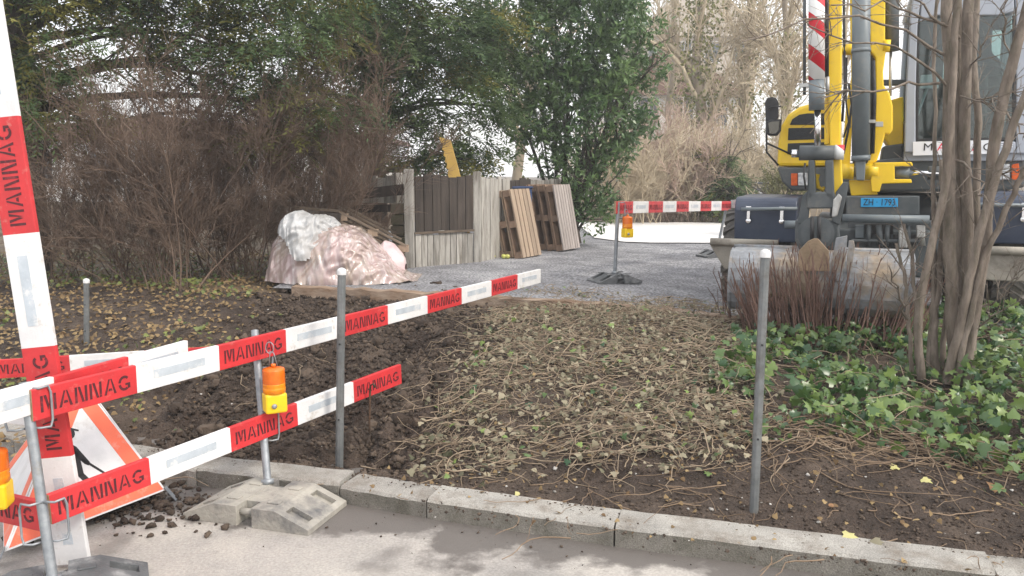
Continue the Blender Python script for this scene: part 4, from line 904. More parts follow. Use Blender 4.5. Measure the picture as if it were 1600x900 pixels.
drape('plastic_film', M['film'], [(424, 436), (427, 405), (436, 370), (452, 354), (480, 348), (520, 350), (540, 353), (560, 357), (575, 368), (592, 388), (612, 408), (630, 424), (657, 445)], 440, 9.75, .62, .12, pile, 20, nx=190, ny=120)
wt = drape('white_tarp', M['tarp'], [(441, 372), (446, 345), (458, 336), (474, 334), (490, 341), (505, 340), (520, 343), (530, 352), (533, 362)], 440, 9.68, .60, .17, None, 60, nx=110, ny=90, zoff=.03)
# keep only the upper fold of the tarp
bm = bmesh.new(); bm.from_mesh(wt.data)
zc = {}
bmesh.ops.delete(bm, geom=[v for v in bm.verts if v.co.z < ZL + .46 + .10 * math.sin(v.co.x * 9) - .35 * max(0, .35 - abs(v.co.x + 2.35))], context='VERTS'); bm.to_mesh(wt.data); bm.free()
tag(wt, 'crumpled dirty white tarp lying on top of the wrapped pile', 'tarp')
bag = drape('pink_bag', mat('pale_pink_plastic', (.62, .42, .44), (.68, .58, .58), 5, .35, .5, 16), [(588, 412), (592, 385), (602, 375), (615, 382), (627, 395), (633, 404), (634, 412)], 440, 10.15, .25, .06, None, 80, nx=30, ny=30)
tag(bag, 'pale pink plastic bag poking out beside the plank bin post', 'bag')
op = thing('old_pallet', 'dark broken pallet lying slanted over the wrapped pile', 'pallet', (-2.0, 10.3, .9))
e1, e2 = at(530, 329, 10.25), at(637, 384, 10.35)
for q in range(3):
    o_ = Vector((-.10 * q - .02, .34 * q, .05 * q)); mb = MB(); mb.beam(e1 + o_, e2 + o_, .08, .024); mb.build('plank', M['brownwood'], op)
    mb = MB(); mb.beam(e1 + o_ - Vector((.02, 0, .10)), e2 + o_ - Vector((.02, 0, .10)), .08, .022); mb.build('plank', M['brownwood'], op)
for f in (.06, .5, .95):
    p = e1.lerp(e2, f) - Vector((.01, -.02, .055)); mb = MB(); mb.box(p, (.12, .1, .085)); mb.build('block', M['freshwood'], op)
mb = MB(); mb.beam(at(462, 324, 10.3), at(532, 330, 10.25), .1, .03); mb.build('plank', M['brownwood'], op)
mb = MB(); mb.beam(at(470, 333, 10.2), at(532, 340, 10.2), .08, .09); mb.build('plank', M['darkwood'], op)

# ================================================================== vegetation and background
def leafmat(name, c1, c2, rough=.5, trans=.25, spec=.35, lo=0., hi=1.):
    return mat(name, c1, c2, 3, rough, 0, attr='v', lo=lo, hi=hi, trans=trans, spec=spec)
M['yew'] = leafmat('yew_needles', (.042, .085, .038), (.17, .235, .085), .6, .38)
M['yewolive'] = leafmat('yew_tips', (.085, .095, .025), (.27, .25, .06), .6, .38)
M['laurel'] = leafmat('laurel_leaves', (.045, .10, .036), (.20, .30, .11), .32, .25, .5)
M['twigbrown'] = mat('brown_twigs', (.098, .066, .049), (.195, .138, .102), 2, .9)
M['twigred'] = mat('red_brown_twigs', (.105, .060, .046), (.205, .125, .098), 3, .7)
M['twigtan'] = mat('sunlit_tan_twigs', (.40, .325, .225), (.56, .48, .35), .5, .9)  # sunlight on the far branches put into the pale colour
M['twigpink'] = mat('sunlit_pinkish_twigs', (.38, .275, .22), (.50, .38, .31), .5, .9)  # far bushes, their sunlight painted into the colour as well
M['bark'] = mat('dark_bark', (.045, .036, .03), (.10, .082, .066), 6, .95, .5, 20, stretch=(2, 2, .5))
M['stembark'] = mat('smooth_grey_bark', (.105, .083, .065), (.235, .195, .16), 7, .8, .5, 30, stretch=(2, 2, .6), dirt=(.085, .075, .05), dscale=9, dlo=.5, dhi=.7)
M['farbark'] = mat('pale_bark', (.22, .18, .135), (.32, .27, .20), 3, .9)
M['farivy'] = leafmat('far_ivy', (.10, .12, .035), (.26, .26, .09), .5)
M['ivy'] = leafmat('ivy_green', (.020, .066, .024), (.21, .29, .07), .30, .18, .5)
M['ivydull'] = leafmat('ivy_cut', (.075, .078, .045), (.33, .29, .205), .75, .1, .3)
M['strawstem'] = mat('cut_stems', (.17, .125, .085), (.36, .285, .20), 6, .85)
M['drystem'] = mat('dry_stems', (.13, .088, .058), (.25, .18, .12), 3, .85)
M['litter'] = leafmat('leaf_litter', (.12, .075, .04), (.31, .225, .115), .8, .1, .2)
M['littergreen'] = leafmat('litter_ivy', (.045, .075, .02), (.20, .22, .06), .5, .1, .4)
M['brownleaf'] = mat('dead_leaf', (.25, .13, .06), (.36, .21, .11), 20, .8, trans=.1)
M['yellowleaf'] = mat('pale_leaf', (.40, .38, .14), (.50, .46, .22), 20, .7, trans=.1)
def gz(x, y): return .50
def var(n, k=4): return np.repeat(rng.random(n), k)

# --- conifers (trunk, limbs, sprays of flat needles)
def conifer(label, base, rtrunk, blobs, nspray, olive=.25, group='evergreen trees behind the bin', lens=.34, lw=(.085, .026), trunk_top=7.):
    root = thing('yew_tree', label, 'tree', base, 0, group); base = np.array(base)
    k = 9; T = np.stack([np.full(k, base[0]), np.full(k, base[1]), np.linspace(base[2] - .1, trunk_top, k)], 1); T[:, :2] += np.cumsum(rng.normal(size=(k, 2)) * .04, 0) * np.linspace(0, 1, k)[:, None]
    TR = tubes(T[None], np.linspace(rtrunk, rtrunk * .35, k)[None], 14)
    np_mesh('trunk', *TR, M['bark'], root, smooth=True)
    cs, rs, limbs = [], [], []
    for (px, py, Y, r) in blobs:
        c = np.array(at(px, py, Y)); cs.append(c); rs.append(r)
        h = np.clip(c[2] - .5 * rng.random(), base[2] + .7, trunk_top - .2); t0 = np.array([np.interp(h, T[:, 2], T[:, 0]), np.interp(h, T[:, 2], T[:, 1]), h])
        mid = (t0 + c) / 2 + np.array([0, 0, .2 + .8 * rng.random()]) + rng.normal(size=3) * .35
        s = np.linspace(0, 1, 7)[:, None]; limbs.append((1 - s) ** 2 * t0 + 2 * s * (1 - s) * mid + s * s * c)
    P = np.array(limbs); br, _ = grow(P, 9, .5, 1.3, .8, -.05, .12, 5, .3); tw, _ = grow(br, 5, .25, .6, .8, -.1, .12, 4, .3)
    V, F = cat([tubes(P, radii(len(P), 7, .055, .015), 6), tubes(br, radii(len(br), 5, .014, .005), 4), tubes(tw, radii(len(tw), 4, .006, .002), 3)])
    np_mesh('limbs', V, F, M['bark'], root, smooth=True)
    cs = np.array(cs); rs = np.array(rs); wgt = rs ** 2.2; wgt /= wgt.sum()
    # clumps inside the blobs, sprays round the clumps
    ncl = nspray // 26; b = rng.choice(len(cs), ncl, p=wgt); u = nrm(rng.normal(size=(ncl, 3))); cl = cs[b] + u * rs[b][:, None] * (rng.random((ncl, 1)) ** .45) * np.array([1, 1, .72])
    i = rng.integers(0, ncl, nspray); o = cl[i] + rng.normal(size=(nspray, 3)) * np.array([.17, .17, .09])
    outw = nrm(o - cs[b][i]) + rng.normal(size=(nspray, 3)) * .5; outw[:, 2] = outw[:, 2] * .3 - .28; d = nrm(outw)
    nl = 12; t = np.linspace(.05, 1, nl); Ls = lens * rng.uniform(.6, 1.2, nspray)
    pos = o[:, None] + d[:, None] * (t[None, :, None] * Ls[:, None, None]); pos[..., 2] -= (t ** 2)[None] * .07
    sv = nrm(np.cross(d, np.array([0, 0, 1.]) + rng.normal(size=(nspray, 3)) * .4)); sg = np.where(np.arange(nl) % 2, 1., -1.)
    ld = nrm(d[:, None] + sv[:, None] * sg[None, :, None] * .9 + rng.normal(size=(nspray, nl, 3)) * .25)
    nv = np.cross(sv, d); nv = np.repeat(nv[:, None], nl, 1) + rng.normal(size=(nspray, nl, 3)) * .35
    cv = np.clip(rng.random(ncl)[i] * .55 + .3 * rng.random(nspray), 0, 1)
    V, F = leaves(pos.reshape(-1, 3), ld.reshape(-1, 3), lw[0] * rng.uniform(.7, 1.3, nspray * nl), lw[1], nv.reshape(-1, 3))
    at_ = np.repeat(np.clip(np.repeat(cv, nl) + rng.normal(size=nspray * nl) * .12, 0, 1), 4)
    mi = np.repeat((rng.random(ncl) < olive)[i], nl).astype(np.int32)
    np_mesh('crown', V, F, [M['yew'], M['yewolive']], root, attr=at_, mi=mi)
conifer('big dark yew with a thick trunk and drooping olive sprays at the left bank', (-6.15, 10.6, .45), .24,
        [(20, 70, 10, 1.15), (80, 150, 9.9, .75), (-80, 120, 10, 1.0), (60, -60, 10.4, 1.3), (190, -55, 10.2, 1.1), (300, -20, 10.4, .95), (400, 0, 10.2, 1.0), (440, 90, 10.2, .75), (330, 70, 10.6, .55), (480, 170, 10.4, .5), (230, 60, 10.9, .35), (300, 115, 10.6, .5), (380, 140, 10.6, .55), (440, 205, 10.4, .4), (70, 215, 9.6, .38), (-150, -100, 10.6, 1.6), (480, -90, 10.5, 1.1), (180, -170, 10.8, 1.5), (400, -200, 11, 1.4), (20, -250, 11, 1.5)], 10500, .4)
conifer('dark green yew spreading above the plank enclosure', (-2.35, 14.4, .45), .22,
        [(500, 60, 13, 1.1), (590, 110, 13.2, 1.05), (680, 60, 13.6, 1.2), (540, 190, 13, .85), (640, 200, 13.5, .9), (720, 160, 13.6, .9), (740, 235, 14, .7), (600, 20, 13, 1.1), (770, 60, 14, .9), (460, 160, 13.2, .8), (600, 250, 13.6, .6), (520, -60, 13.4, 1.3), (680, -80, 13.8, 1.4), (600, -180, 14, 1.5), (800, -40, 14.4, .9), (690, 250, 14.4, .55), (790, 170, 14.6, .7)], 6600, .15, lens=.38, lw=(.10, .03))
# --- laurel
def broadleaf(name, label, base, blobs, nleaf, m, size=(.105, .036), stems=9, catg='shrub', group=None, barkm=None, gap=.5, up=.6):
    root = thing(name, label, catg, base, 0, group); base = np.array(base); limbs = []
    cs = np.array([np.array(at(px, py, Y)) for (px, py, Y, r) in blobs]); rs = np.array([b[3] for b in blobs])
    for c in cs:
        b0 = base + np.array([rng.normal() * .12, rng.normal() * .12, -.05]); s = np.linspace(0, 1, 8)[:, None]
        mid = b0 * .45 + c * .55 + rng.normal(size=3) * .12; mid[2] += .2
        limbs.append((1 - s) ** 2 * b0 + 2 * s * (1 - s) * mid + s * s * c)
    P = np.array(limbs); br, _ = grow(P, 8, .5, 1.2, .75, .15, .1, 5, .35); tw, _ = grow(br, 5, .25, .5, .8, .2, .12, 4, .3)
    V, F = cat([tubes(P, radii(len(P), 8, .045, .012), 6), tubes(br, radii(len(br), 5, .013, .005), 4), tubes(tw, radii(len(tw), 4, .005, .002), 3)])
    np_mesh('stems', V, F, barkm or M['bark'], root, smooth=True)
    per = 9; ns = nleaf // per; w_ = rs ** 2.3; w_ /= w_.sum(); ncl = max(20, ns // 14)
    b = rng.choice(len(cs), ncl, p=w_); u = nrm(rng.normal(size=(ncl, 3))); cl = cs[b] + u * rs[b][:, None] * rng.random((ncl, 1)) ** gap
    i = rng.integers(0, ncl, ns); o = cl[i] + rng.normal(size=(ns, 3)) * .12
    d = nrm(nrm(o - cs[b][i]) + np.array([0, 0, up]) + rng.normal(size=(ns, 3)) * .4)
    t = np.linspace(0, 1, per); pos = o[:, None] + d[:, None] * (t[None, :, None] * .2)
    ld = nrm(d[:, None] * .55 + rng.normal(size=(ns, per, 3)) * .7); L_ = size[0] * rng.uniform(.65, 1.25, ns * per)
    V, F = leaves(pos.reshape(-1, 3), ld.reshape(-1, 3), L_, L_ * size[1] / size[0], rng.normal(size=(ns * per, 3)) + np.array([0, 0, 1.2]), .12)
    cv = np.repeat(np.clip(rng.random(ncl)[i] * .5 + rng.random(ns) * .3, 0, 1), per); at_ = np.repeat(np.clip(cv + rng.normal(size=len(cv)) * .15, 0, 1), 4)
    np_mesh('leaves', V, F, m, root, attr=at_); return root
broadleaf('laurel_bush', 'tall glossy green laurel behind the leaning pallets', (.95, 14.9, .5),
          [(840, 60, 14.6, 1.0), (920, 30, 14.6, 1.0), (965, 110, 14.3, .75), (900, 150, 14.4, .85), (955, 190, 14.2, .55), (850, 190, 14.6, .7), (930, 250, 14.2, .5), (955, 282, 14.1, .33), (905, 275, 14.3, .5), (925, 315, 14.2, .3), (1000, 70, 14.5, .5), (870, -60, 14.8, 1.0), (960, -60, 14.8, .8), (895, 318, 14.4, .3), (1008, 105, 14.3, .35), (985, 160, 14.3, .4), (975, 215, 14.2, .33), (900, -150, 15, 1.0), (790, 110, 14.8, .7)], 33000, M['laurel'], (.12, .042), gap=.62)
# --- bare brown shrubs
def bare(name, label, base, n, hmin, hmax, spread, per1, per2, m, group, r=.010, up=.25, l1=(.5, 1.1), l2=(.2, .5), r2=.0026, catg='shrub', bs=.25, wig=.10):
    root = thing(name, label, catg, base, 0, group); base = np.array(base)
    b0 = base + np.stack([rng.normal(size=n) * bs, rng.normal(size=n) * bs, np.full(n, -.04)], 1)
    d = nrm(np.stack([rng.normal(size=n) * spread, rng.normal(size=n) * spread, np.ones(n)], 1)); H = rng.uniform(hmin, hmax, (n, 1)); k = 8; pts = [b0]; cur = d
    for q in range(k - 1):
        cur = nrm(cur + rng.normal(size=(n, 3)) * wig + np.array([0, 0, .02])); pts.append(pts[-1] + cur * H / (k - 1))
    P = np.stack(pts, 1); b1, _ = grow(P, per1, *l1, .75, up, .14, 5, .12); b2, _ = grow(b1, per2, *l2, .8, up * .6, .16, 3, .1)
    np_mesh('stems', *tubes(P, radii(n, k, r, r * .35), 5), m, root, smooth=True)
    V, F = cat([tubes(b1, radii(len(b1), 5, r * .5, r2 * 1.1), 3), tubes(b2, radii(len(b2), 3, r2 * 1.2, r2 * .7), 3)])
    np_mesh('twigs', V, F, m, root); return root
SG = 'bare shrubs on the bank'
for (px, Y, n, h, sp, lab) in ((110, 9.9, 24, (1.5, 2.5), .32, 'bare brown shrub beside the yew trunk'), (250, 9.6, 44, (1.6, 2.8), .42, 'wide bare brown shrub behind the thin steel post'),
                               (370, 10.3, 44, (1.6, 3.1), .40, 'dense bare brown shrub under the yew sprays'), (480, 10.9, 40, (1.4, 3.1), .42, 'bare brown shrub behind the wrapped pile'), (570, 12.9, 18, (1.3, 2.2), .34, 'low bare brown shrub beside the plank enclosure')):
    x = (px - 800) / FOC * Y * 1.0; bare('bare_shrub', lab, (x, Y, .46), n, *h, sp, 13, 19, M['twigbrown'], SG, .008, r2=.0019, l2=(.12, .38))
# --- red twig shrub in the bed
def redtwig(label, px, py, nst, wpx, hpx):
    b = on(px, py, .40); root = thing('red_twig_shrub', label, 'shrub', (b.x, b.y, zg1(b.x, b.y)), 0, 'red twig shrubs'); n = nst
    f = rng.uniform(-1, 1, n); m_ = 1300 / b.y
    b0 = np.stack([b.x + f * wpx * .38 / m_ + rng.normal(size=n) * .03, b.y + rng.normal(size=n) * .13, np.zeros(n)], 1); b0[:, 2] = zbed(b0[:, 0], b0[:, 1]) - .02
    H = hpx / m_ * rng.uniform(.55, 1.12, n) * (1 - .25 * f ** 2); dx = f * .42 + rng.normal(size=n) * .10
    d = nrm(np.stack([dx, rng.normal(size=n) * .16, np.ones(n)], 1)); k = 7; pts = [b0]; cur = d
    for q in range(k - 1): cur = nrm(cur + rng.normal(size=(n, 3)) * .05 + np.array([0, 0, .03])); pts.append(pts[-1] + cur * H[:, None] / (k - 1))
    P = np.stack(pts, 1); b1, _ = grow(P, 3, .06, .22, .45, .35, .06, 3, .45)
    if n < 50:
        for j in range(n): np_mesh('stem', *cat([tubes(P[j:j + 1], radii(1, k, .0065, .003, .35), 5), tubes(b1[j * 3:j * 3 + 3], radii(3, 3, .0032, .0018), 3)]), M['twigred'], root)
    else:
        np_mesh('stems', *tubes(P, radii(n, k, .0065, .003, .35), 5), M['twigred'], root, smooth=True); np_mesh('twigs', *tubes(b1, radii(len(b1), 3, .0032, .0018), 3), M['twigred'], root)['kind'] = 'stuff'
redtwig('dense red brown twig shrub in front of the bucket', 1290, 538, 340, 290, 155)
redtwig('few thin red brown twigs rising at the timber edging', 1150, 512, 12, 60, 95)

# --- multi-stem tree on the right
mt = on(1478, 592, .37); TY = mt.y
tree = thing('multi_stem_tree', 'bare grey multi-stemmed tree among the ivy in front of the excavator cab', 'tree', (mt.x, mt.y, zg1(mt.x, mt.y)))
STEMS = [([(1497, 600), (1490, 520), (1484, 400), (1482, 250), (1484, 100), (1478, -40), (1474, -200)], 12, 0), ([(1486, 598), (1500, 500), (1500, 360), (1494, 200), (1497, 60), (1492, -60), (1490, -200)], 10, .05),
         ([(1500, 600), (1508, 500), (1514, 350), (1506, 220), (1510, 60), (1516, -60), (1522, -200)], 11, .02), ([(1505, 600), (1516, 520), (1540, 380), (1548, 260), (1566, 160), (1592, 60), (1625, -60)], 11, -.05),
         ([(1478, 598), (1504, 500), (1520, 400), (1552, 290), (1585, 190), (1625, 90)], 8.5, -.09), ([(1440, 592), (1432, 520), (1446, 420), (1476, 310), (1482, 230), (1490, 120), (1500, -50)], 8, -.03),
         ([(1466, 596), (1456, 520), (1466, 430), (1478, 340), (1488, 240), (1500, 100)], 8, .08), ([(1424, 580), (1420, 500), (1414, 430), (1400, 380)], 4, .06), ([(1440, 585), (1430, 480), (1426, 400), (1412, 350)], 4, .12),
         ([(1450, 590), (1460, 440), (1458, 300), (1462, 180), (1459, 90), (1466, -40)], 4.2, .1), ([(1512, 600), (1526, 480), (1524, 330), (1530, 200), (1520, 100), (1530, -60)], 8, .12), ([(1494, 602), (1530, 420), (1580, 310), (1612, 240)], 6, -.12), ([(1470, 600), (1482, 450), (1476, 340), (1470, 250)], 6, .15)]
SP_ = []
for pts, r, dy in STEMS:
    P = [at(x, y, TY + dy * (1 + i * .5)) for i, (x, y) in enumerate(pts)]; n = len(P)
    PP = np.array(P); tt_ = np.linspace(0, n - 1, 22); Q = np.stack([np.interp(tt_, np.arange(n), PP[:, a]) for a in range(3)], 1)
    for _ in range(2): Q[1:-1] = (Q[:-2] + 2 * Q[1:-1] + Q[2:]) / 4
    Q[1:-1] += rng.normal(size=(20, 3)) * .004
    R_ = r / 1300 * TY * .74 * np.linspace(1.15, .82, 22) * (1 + rng.normal(size=22) * .03)
    np_mesh('stem', *tubes(Q[None], R_[None], 12), M['stembark'], tree, smooth=True); SP_.append(Q)
BR = [[(1476, 86), (1430, 60), (1370, 30), (1310, 26), (1240, 40), (1160, 60)], [(1484, 140), (1440, 100), (1400, 70), (1330, 62), (1260, 40)], [(1510, 120), (1550, 60), (1600, 30)], [(1468, 130), (1400, 132), (1330, 142), (1290, 150)], [(1510, 170), (1560, 140), (1600, 150)], [(1500, 150), (1545, 165), (1560, 150)],
      [(1492, 250), (1520, 262), (1530, 290), (1540, 320)], [(1500, 60), (1440, 10), (1400, -20)], [(1482, 40), (1430, 20), (1370, 5), (1300, 10)], [(1530, 480), (1560, 470), (1590, 430)], [(1500, 545), (1540, 500), (1570, 478)], [(1560, 160), (1590, 200), (1610, 220)], [(1420, 500), (1400, 450), (1392, 420)], [(1548, 260), (1580, 270), (1610, 262)], [(1580, 100), (1560, 40), (1570, -20)]]
BP = []
for b in BR:
    PP = np.array([at(x, y, TY - .12 * i) for i, (x, y) in enumerate(b)]); tt_ = np.linspace(0, len(b) - 1, 9); Q = np.stack([np.interp(tt_, np.arange(len(b)), PP[:, a]) for a in range(3)], 1); Q[1:] += rng.normal(size=(8, 3)) * .015; BP.append(Q)
BP = np.array(BP); t1, _ = grow(BP, 7, .15, .5, .7, .05, .12, 5, .15); t2, _ = grow(t1, 4, .06, .22, .8, .05, .12, 4, .2)
SS = np.array([q[[0, 4, 8, 12, 16, 19, 21]] for q in SP_]); t3, _ = grow(SS, 4, .2, .6, .8, .2, .12, 5, .2); t4, _ = grow(t3, 4, .06, .25, .8, .1, .12, 4, .2)
V, F = cat([tubes(BP, radii(len(BP), 9, .0085, .0035), 5), tubes(t1, radii(len(t1), 5, .0035, .0016), 4), tubes(t2, radii(len(t2), 4, .002, .0011), 3), tubes(t3, radii(len(t3), 5, .0042, .0018), 4), tubes(t4, radii(len(t4), 4, .002, .0011), 3)])
np_mesh('twigs', V, F, M['stembark'], tree)['kind'] = 'stuff'

# --- far bare trees, bushes, ivy, houses
def fartree(label, px, Y, H, rt, n1, n2, n3, ivy, m=None):
    x = (px - 800) / FOC * Y; root = thing('bare_tree', label, 'tree', (x, Y, .45), 0, 'bare trees beyond the lot'); k = 10
    T = np.stack([x + np.cumsum(rng.normal(size=k) * .10), Y + np.cumsum(rng.normal(size=k) * .1), np.linspace(.3, H, k)], 1)
    l1, _ = grow(T[None], n1, H * .22, H * .42, .65, .35, .12, 7, .16); l2, _ = grow(l1, n2, H * .10, H * .20, .7, .15, .14, 6, .15); l3, _ = grow(l2, n3, H * .05, H * .11, .8, .05, .16, 4, .1)
    np_mesh('trunk', *tubes(T[None], np.linspace(rt, rt * .25, k)[None], 10), M['farbark'], root, smooth=True)
    V, F = cat([tubes(l1, radii(len(l1), 7, rt * .4, rt * .1), 5), tubes(l2, radii(len(l2), 6, rt * .14, .008), 3), tubes(l3, radii(len(l3), 4, .010, .005), 3)]); np_mesh('branches', V, F, m or M['twigtan'], root)
    if ivy:
        i = rng.integers(0, k - 4, ivy); f = rng.random((ivy, 1)); o = T[i] * (1 - f) + T[i + 1] * f + rng.normal(size=(ivy, 3)) * np.array([.34, .34, .2]); V, F = leaves(o, rng.normal(size=(ivy, 3)) + np.array([0, 0, -.6]), .14 * rng.uniform(.6, 1.2, ivy), .09); np_mesh('ivy_leaves', V, F, M['farivy'], root, attr=var(ivy))
for a in (('tall bare tree with ivy on its trunk, behind the tan bushes', 1085, 27, 11, .22, 16, 11, 7, 2600), ('tall bare tree next to the ivy grown trunk', 1150, 30, 12, .24, 16, 10, 6, 1500), ('slender bare tree against the pale house', 1045, 33, 12, .16, 13, 8, 6, 500), ('bare tree behind the excavator mirror', 1215, 26, 9, .18, 16, 11, 7, 1200),
          ('bare tree beyond the excavator boom', 1290, 34, 12, .22, 15, 10, 8, 400), ('bare tree behind the excavator cab', 1470, 40, 12, .22, 14, 10, 8, 0), ('thin bare tree between laurel and yew', 815, 22, 10, .15, 12, 8, 7, 200)): fartree(*a)
for (px, Y, n, h, sp, m, lab) in ((985, 21.5, 40, (1.2, 2.6), .36, 'twigtan', 'tan bare bush at the corner of the gravel lot'), (1045, 23, 60, (1.5, 3.1), .34, 'twigpink', 'tall pinkish bare bush behind the far barrier'), (1105, 22.6, 44, (1.5, 3.0), .4, 'twigtan', 'tan bare bush left of the dark conifer'), (1180, 25, 40, (1.6, 3.2), .4, 'twigtan', 'tan bare bush behind the grey bins'), (1010, 26, 40, (1.8, 3.5), .3, 'twigpink', 'slender pinkish bare bush in front of the pale house'), (1245, 24, 34, (1.5, 3.), .4, 'twigtan', 'tan bare bush behind the yellow engine hood')):
    bare('tan_bush', lab, ((px - 800) / FOC * Y, Y, .42), n, *h, sp, 10, 8, M[m], 'bare bushes beyond the lot', .014, r2=.0055, l1=(.5, 1.2), l2=(.25, .6), bs=.4)
conifer('small dark conifer beside the grey bins', ((1130 - 800) / FOC * 22, 22, .45), .06, [(1128, 300, 22, .38), (1134, 270, 22, .36), (1130, 250, 22, .26), (1122, 318, 22, .3), (1142, 310, 22, .35)], 700, .1, 'evergreen trees beyond the lot', .25, (.12, .05), 2.4)
broadleaf('round_hedge', 'low round clipped bush beyond the tool box', ((1240 - 800) / FOC * 17, 17, .45), [(1232, 296, 17, .42), (1262, 294, 17, .4), (1215, 304, 17, .3)], 3600, leafmat('dull_hedge', (.10, .11, .05), (.22, .21, .10)), (.07, .03), group='clipped hedges')
M['binn'] = mat('grey_bin', (.10, .115, .13), (.13, .145, .16), 5, .5)
x = (1184 - 800) / FOC * 23; bn = thing('refuse_bin', 'grey lidded refuse bin among the far bushes', 'bin', (x, 23, .45))
a = at(1170, 332, 23); b = at(1200, 284, 23)
mb = MB(); mb.add([(a.x + .03, 22.75, .5), (b.x - .03, 22.75, .5), (b.x - .03, 23.2, .5), (a.x + .03, 23.2, .5), (a.x, 22.7, b.z - .06), (b.x, 22.7, b.z - .06), (b.x, 23.25, b.z - .06), (a.x, 23.25, b.z - .06)], [(0, 1, 2, 3), (4, 7, 6, 5), (0, 4, 5, 1), (1, 5, 6, 2), (2, 6, 7, 3), (3, 7, 4, 0)]); mb.build('body', M['binn'], bn, bevel=.02)
mb = MB(); mb.box(((a.x + b.x) / 2, 22.97, b.z - .03), (b.x - a.x + .06, .62, .05)); mb.build('lid', M['binn'], bn, bevel=.015); mb = MB(); mb.box(((a.x + b.x) / 2, 22.715, b.z - .25), (.16, .01, .12)); mb.build('sticker', M['labelwhite'], bn)
M['wallbeige'] = mat('beige_render', (.50, .44, .37), (.43, .38, .32), 1.5, .9); M['wallwhite'] = mat('white_render', (.70, .69, .67), (.62, .61, .59), 1.5, .9)
M['rooft'] = mat('roof_tiles', (.20, .12, .09), (.15, .09, .07), 3, .9); M['winframe'] = mat('window_frame', (.7, .7, .68), None, 3, .6); M['windark'] = mat('window_pane', (.06, .07, .08), (.10, .11, .12), 2, .15)
def house(label, x0, x1, y, dep, zeave, wm, cols, rows, ridge=2.5, rm=None):
    root = thing('house', label, 'house', ((x0 + x1) / 2, y, .4)); mb = MB(); mb.box(((x0 + x1) / 2, y + dep / 2, (zeave + .2) / 2), (x1 - x0, dep, zeave - .2)); mb.build('wall', wm, root)
    mb = MB(); xm = (x0 + x1) / 2; mb.prism([(x0 - .5, y - .4, zeave - .1), (x1 + .5, y - .4, zeave - .1), (x1 + .5, y - .4, zeave + .1), (xm, y - .4, zeave + ridge), (x0 - .5, y - .4, zeave + .1)], (0, dep + .8, 0)); mb.build('roof', rm or M['rooft'], root)
    for c in range(cols):
        for r in range(rows):
            wx = x0 + (x1 - x0) * (c + .5) / cols; wz = 1.9 + r * 2.8
            mb = MB(); mb.box((wx, y - .03, wz), (1.15, .1, 1.55)); f = mb.build('window', M['winframe'], root); 
            for s in (-1, 1): mb = MB(); mb.box((wx + s * .26, y - .085, wz), (.46, .03, 1.35)); mb.build('pane', M['windark'], f)
house('tall beige gabled house rising behind the bare trees', 9.4, 17.5, 62, 12, 11.5, M['wallbeige'], 4, 4, 4.5, M['wallbeige'])
house('white house glimpsed between the laurel and the tan bushes', 4.2, 11.0, 42, 8, 5.6, M['wallwhite'], 4, 2, 2.2)
house('added white house brightening the gaps behind the bare shrubs', -24, -6, 36, 9, 3.2, M['wallwhite'], 7, 1, .9)  # added; its white walls stand in for bright sky between the shrubs

# ================================================================== bed cover
def ivyshape(kind=0):
    r = [(0, 0), (.28, -.10), (.52, .12), (.30, .34), (.42, .66), (.16, .62), (0, 1.02), (-.16, .62), (-.42, .66), (-.30, .34), (-.52, .12), (-.28, -.10)]
    if kind == 1: r = [(0, 0), (.34, .02), (.40, .36), (.2, .60), (0, .98), (-.2, .60), (-.40, .36), (-.34, .02)]
    if kind == 2: r = [(0, 0), (.22, -.06), (.46, .10), (.30, .36), (.30, .58), (.12, .66), (0, .9), (-.12, .66), (-.30, .58), (-.30, .36), (-.46, .10), (-.22, -.06)]
    return np.array(r)
def leafscatter(name, pos, nor, size, m, kind, parent=None, attrv=None):
    sh = ivyshape(kind); c = np.array([[0, .35]]); S2 = np.concatenate([sh, c]); k = len(sh); n = len(pos)
    ang = rng.uniform(0, 2 * np.pi, n); nor = nrm(nor); a = nrm(np.cross(nor, np.stack([np.cos(ang), np.sin(ang), np.zeros(n)], 1))); b = np.cross(nor, a)
    fold = np.abs(S2[:, 0]) * -.25 - (S2[:, 1] - .3) ** 2 * .25
    V = pos[:, None] + size[:, None, None] * (a[:, None] * S2[None, :, 0:1] + b[:, None] * S2[None, :, 1:2] + nor[:, None] * fold[None, :, None])
    F = np.array([[k, i, (i + 1) % k] for i in range(k)]); F = (np.arange(n)[:, None, None] * (k + 1) + F[None]).reshape(-1, 3)
    av = np.repeat(attrv if attrv is not None else rng.random(n), k + 1)
    return np_mesh(name, V.reshape(-1, 3), F, m, parent, attr=av)
def inpoly(px, py, poly):
    ins = np.zeros(len(px), bool); j = len(poly) - 1
    for i in range(len(poly)):
        xi, yi = poly[i]; xj, yj = poly[j]; c = ((yi > py) != (yj > py)) & (px < (xj - xi) * (py - yi) / (yj - yi + 1e-9) + xi); ins ^= c; j = i
    return ins
def wpoly(p, z=.36): return [tuple(on(x, y, z)[:2]) for x, y in p]
def sample(poly, n, soft=.12):
    P = np.array(poly); lo, hi = P.min(0), P.max(0); out = np.zeros((0, 2))
    while len(out) < n:
        q = rng.uniform(lo, hi, (n * 2, 2)); out = np.concatenate([out, q[inpoly(q[:, 0] + rng.normal(size=len(q)) * soft, q[:, 1] + rng.normal(size=len(q)) * soft, poly)]])
    return out[:n]
def lift(q, h): return np.column_stack([q, zbed(q[:, 0], q[:, 1]) + h])
CUT = wpoly([(640, 655), (705, 590), (790, 500), (860, 478), (1150, 498), (1215, 560), (1180, 660), (1110, 690), (980, 690), (860, 655), (740, 690)])
LIVE = wpoly([(1120, 610), (1165, 555), (1270, 525), (1420, 520), (1600, 500), (1760, 520), (1760, 740), (1600, 715), (1520, 690), (1400, 672), (1280, 668), (1180, 672), (1135, 640)])
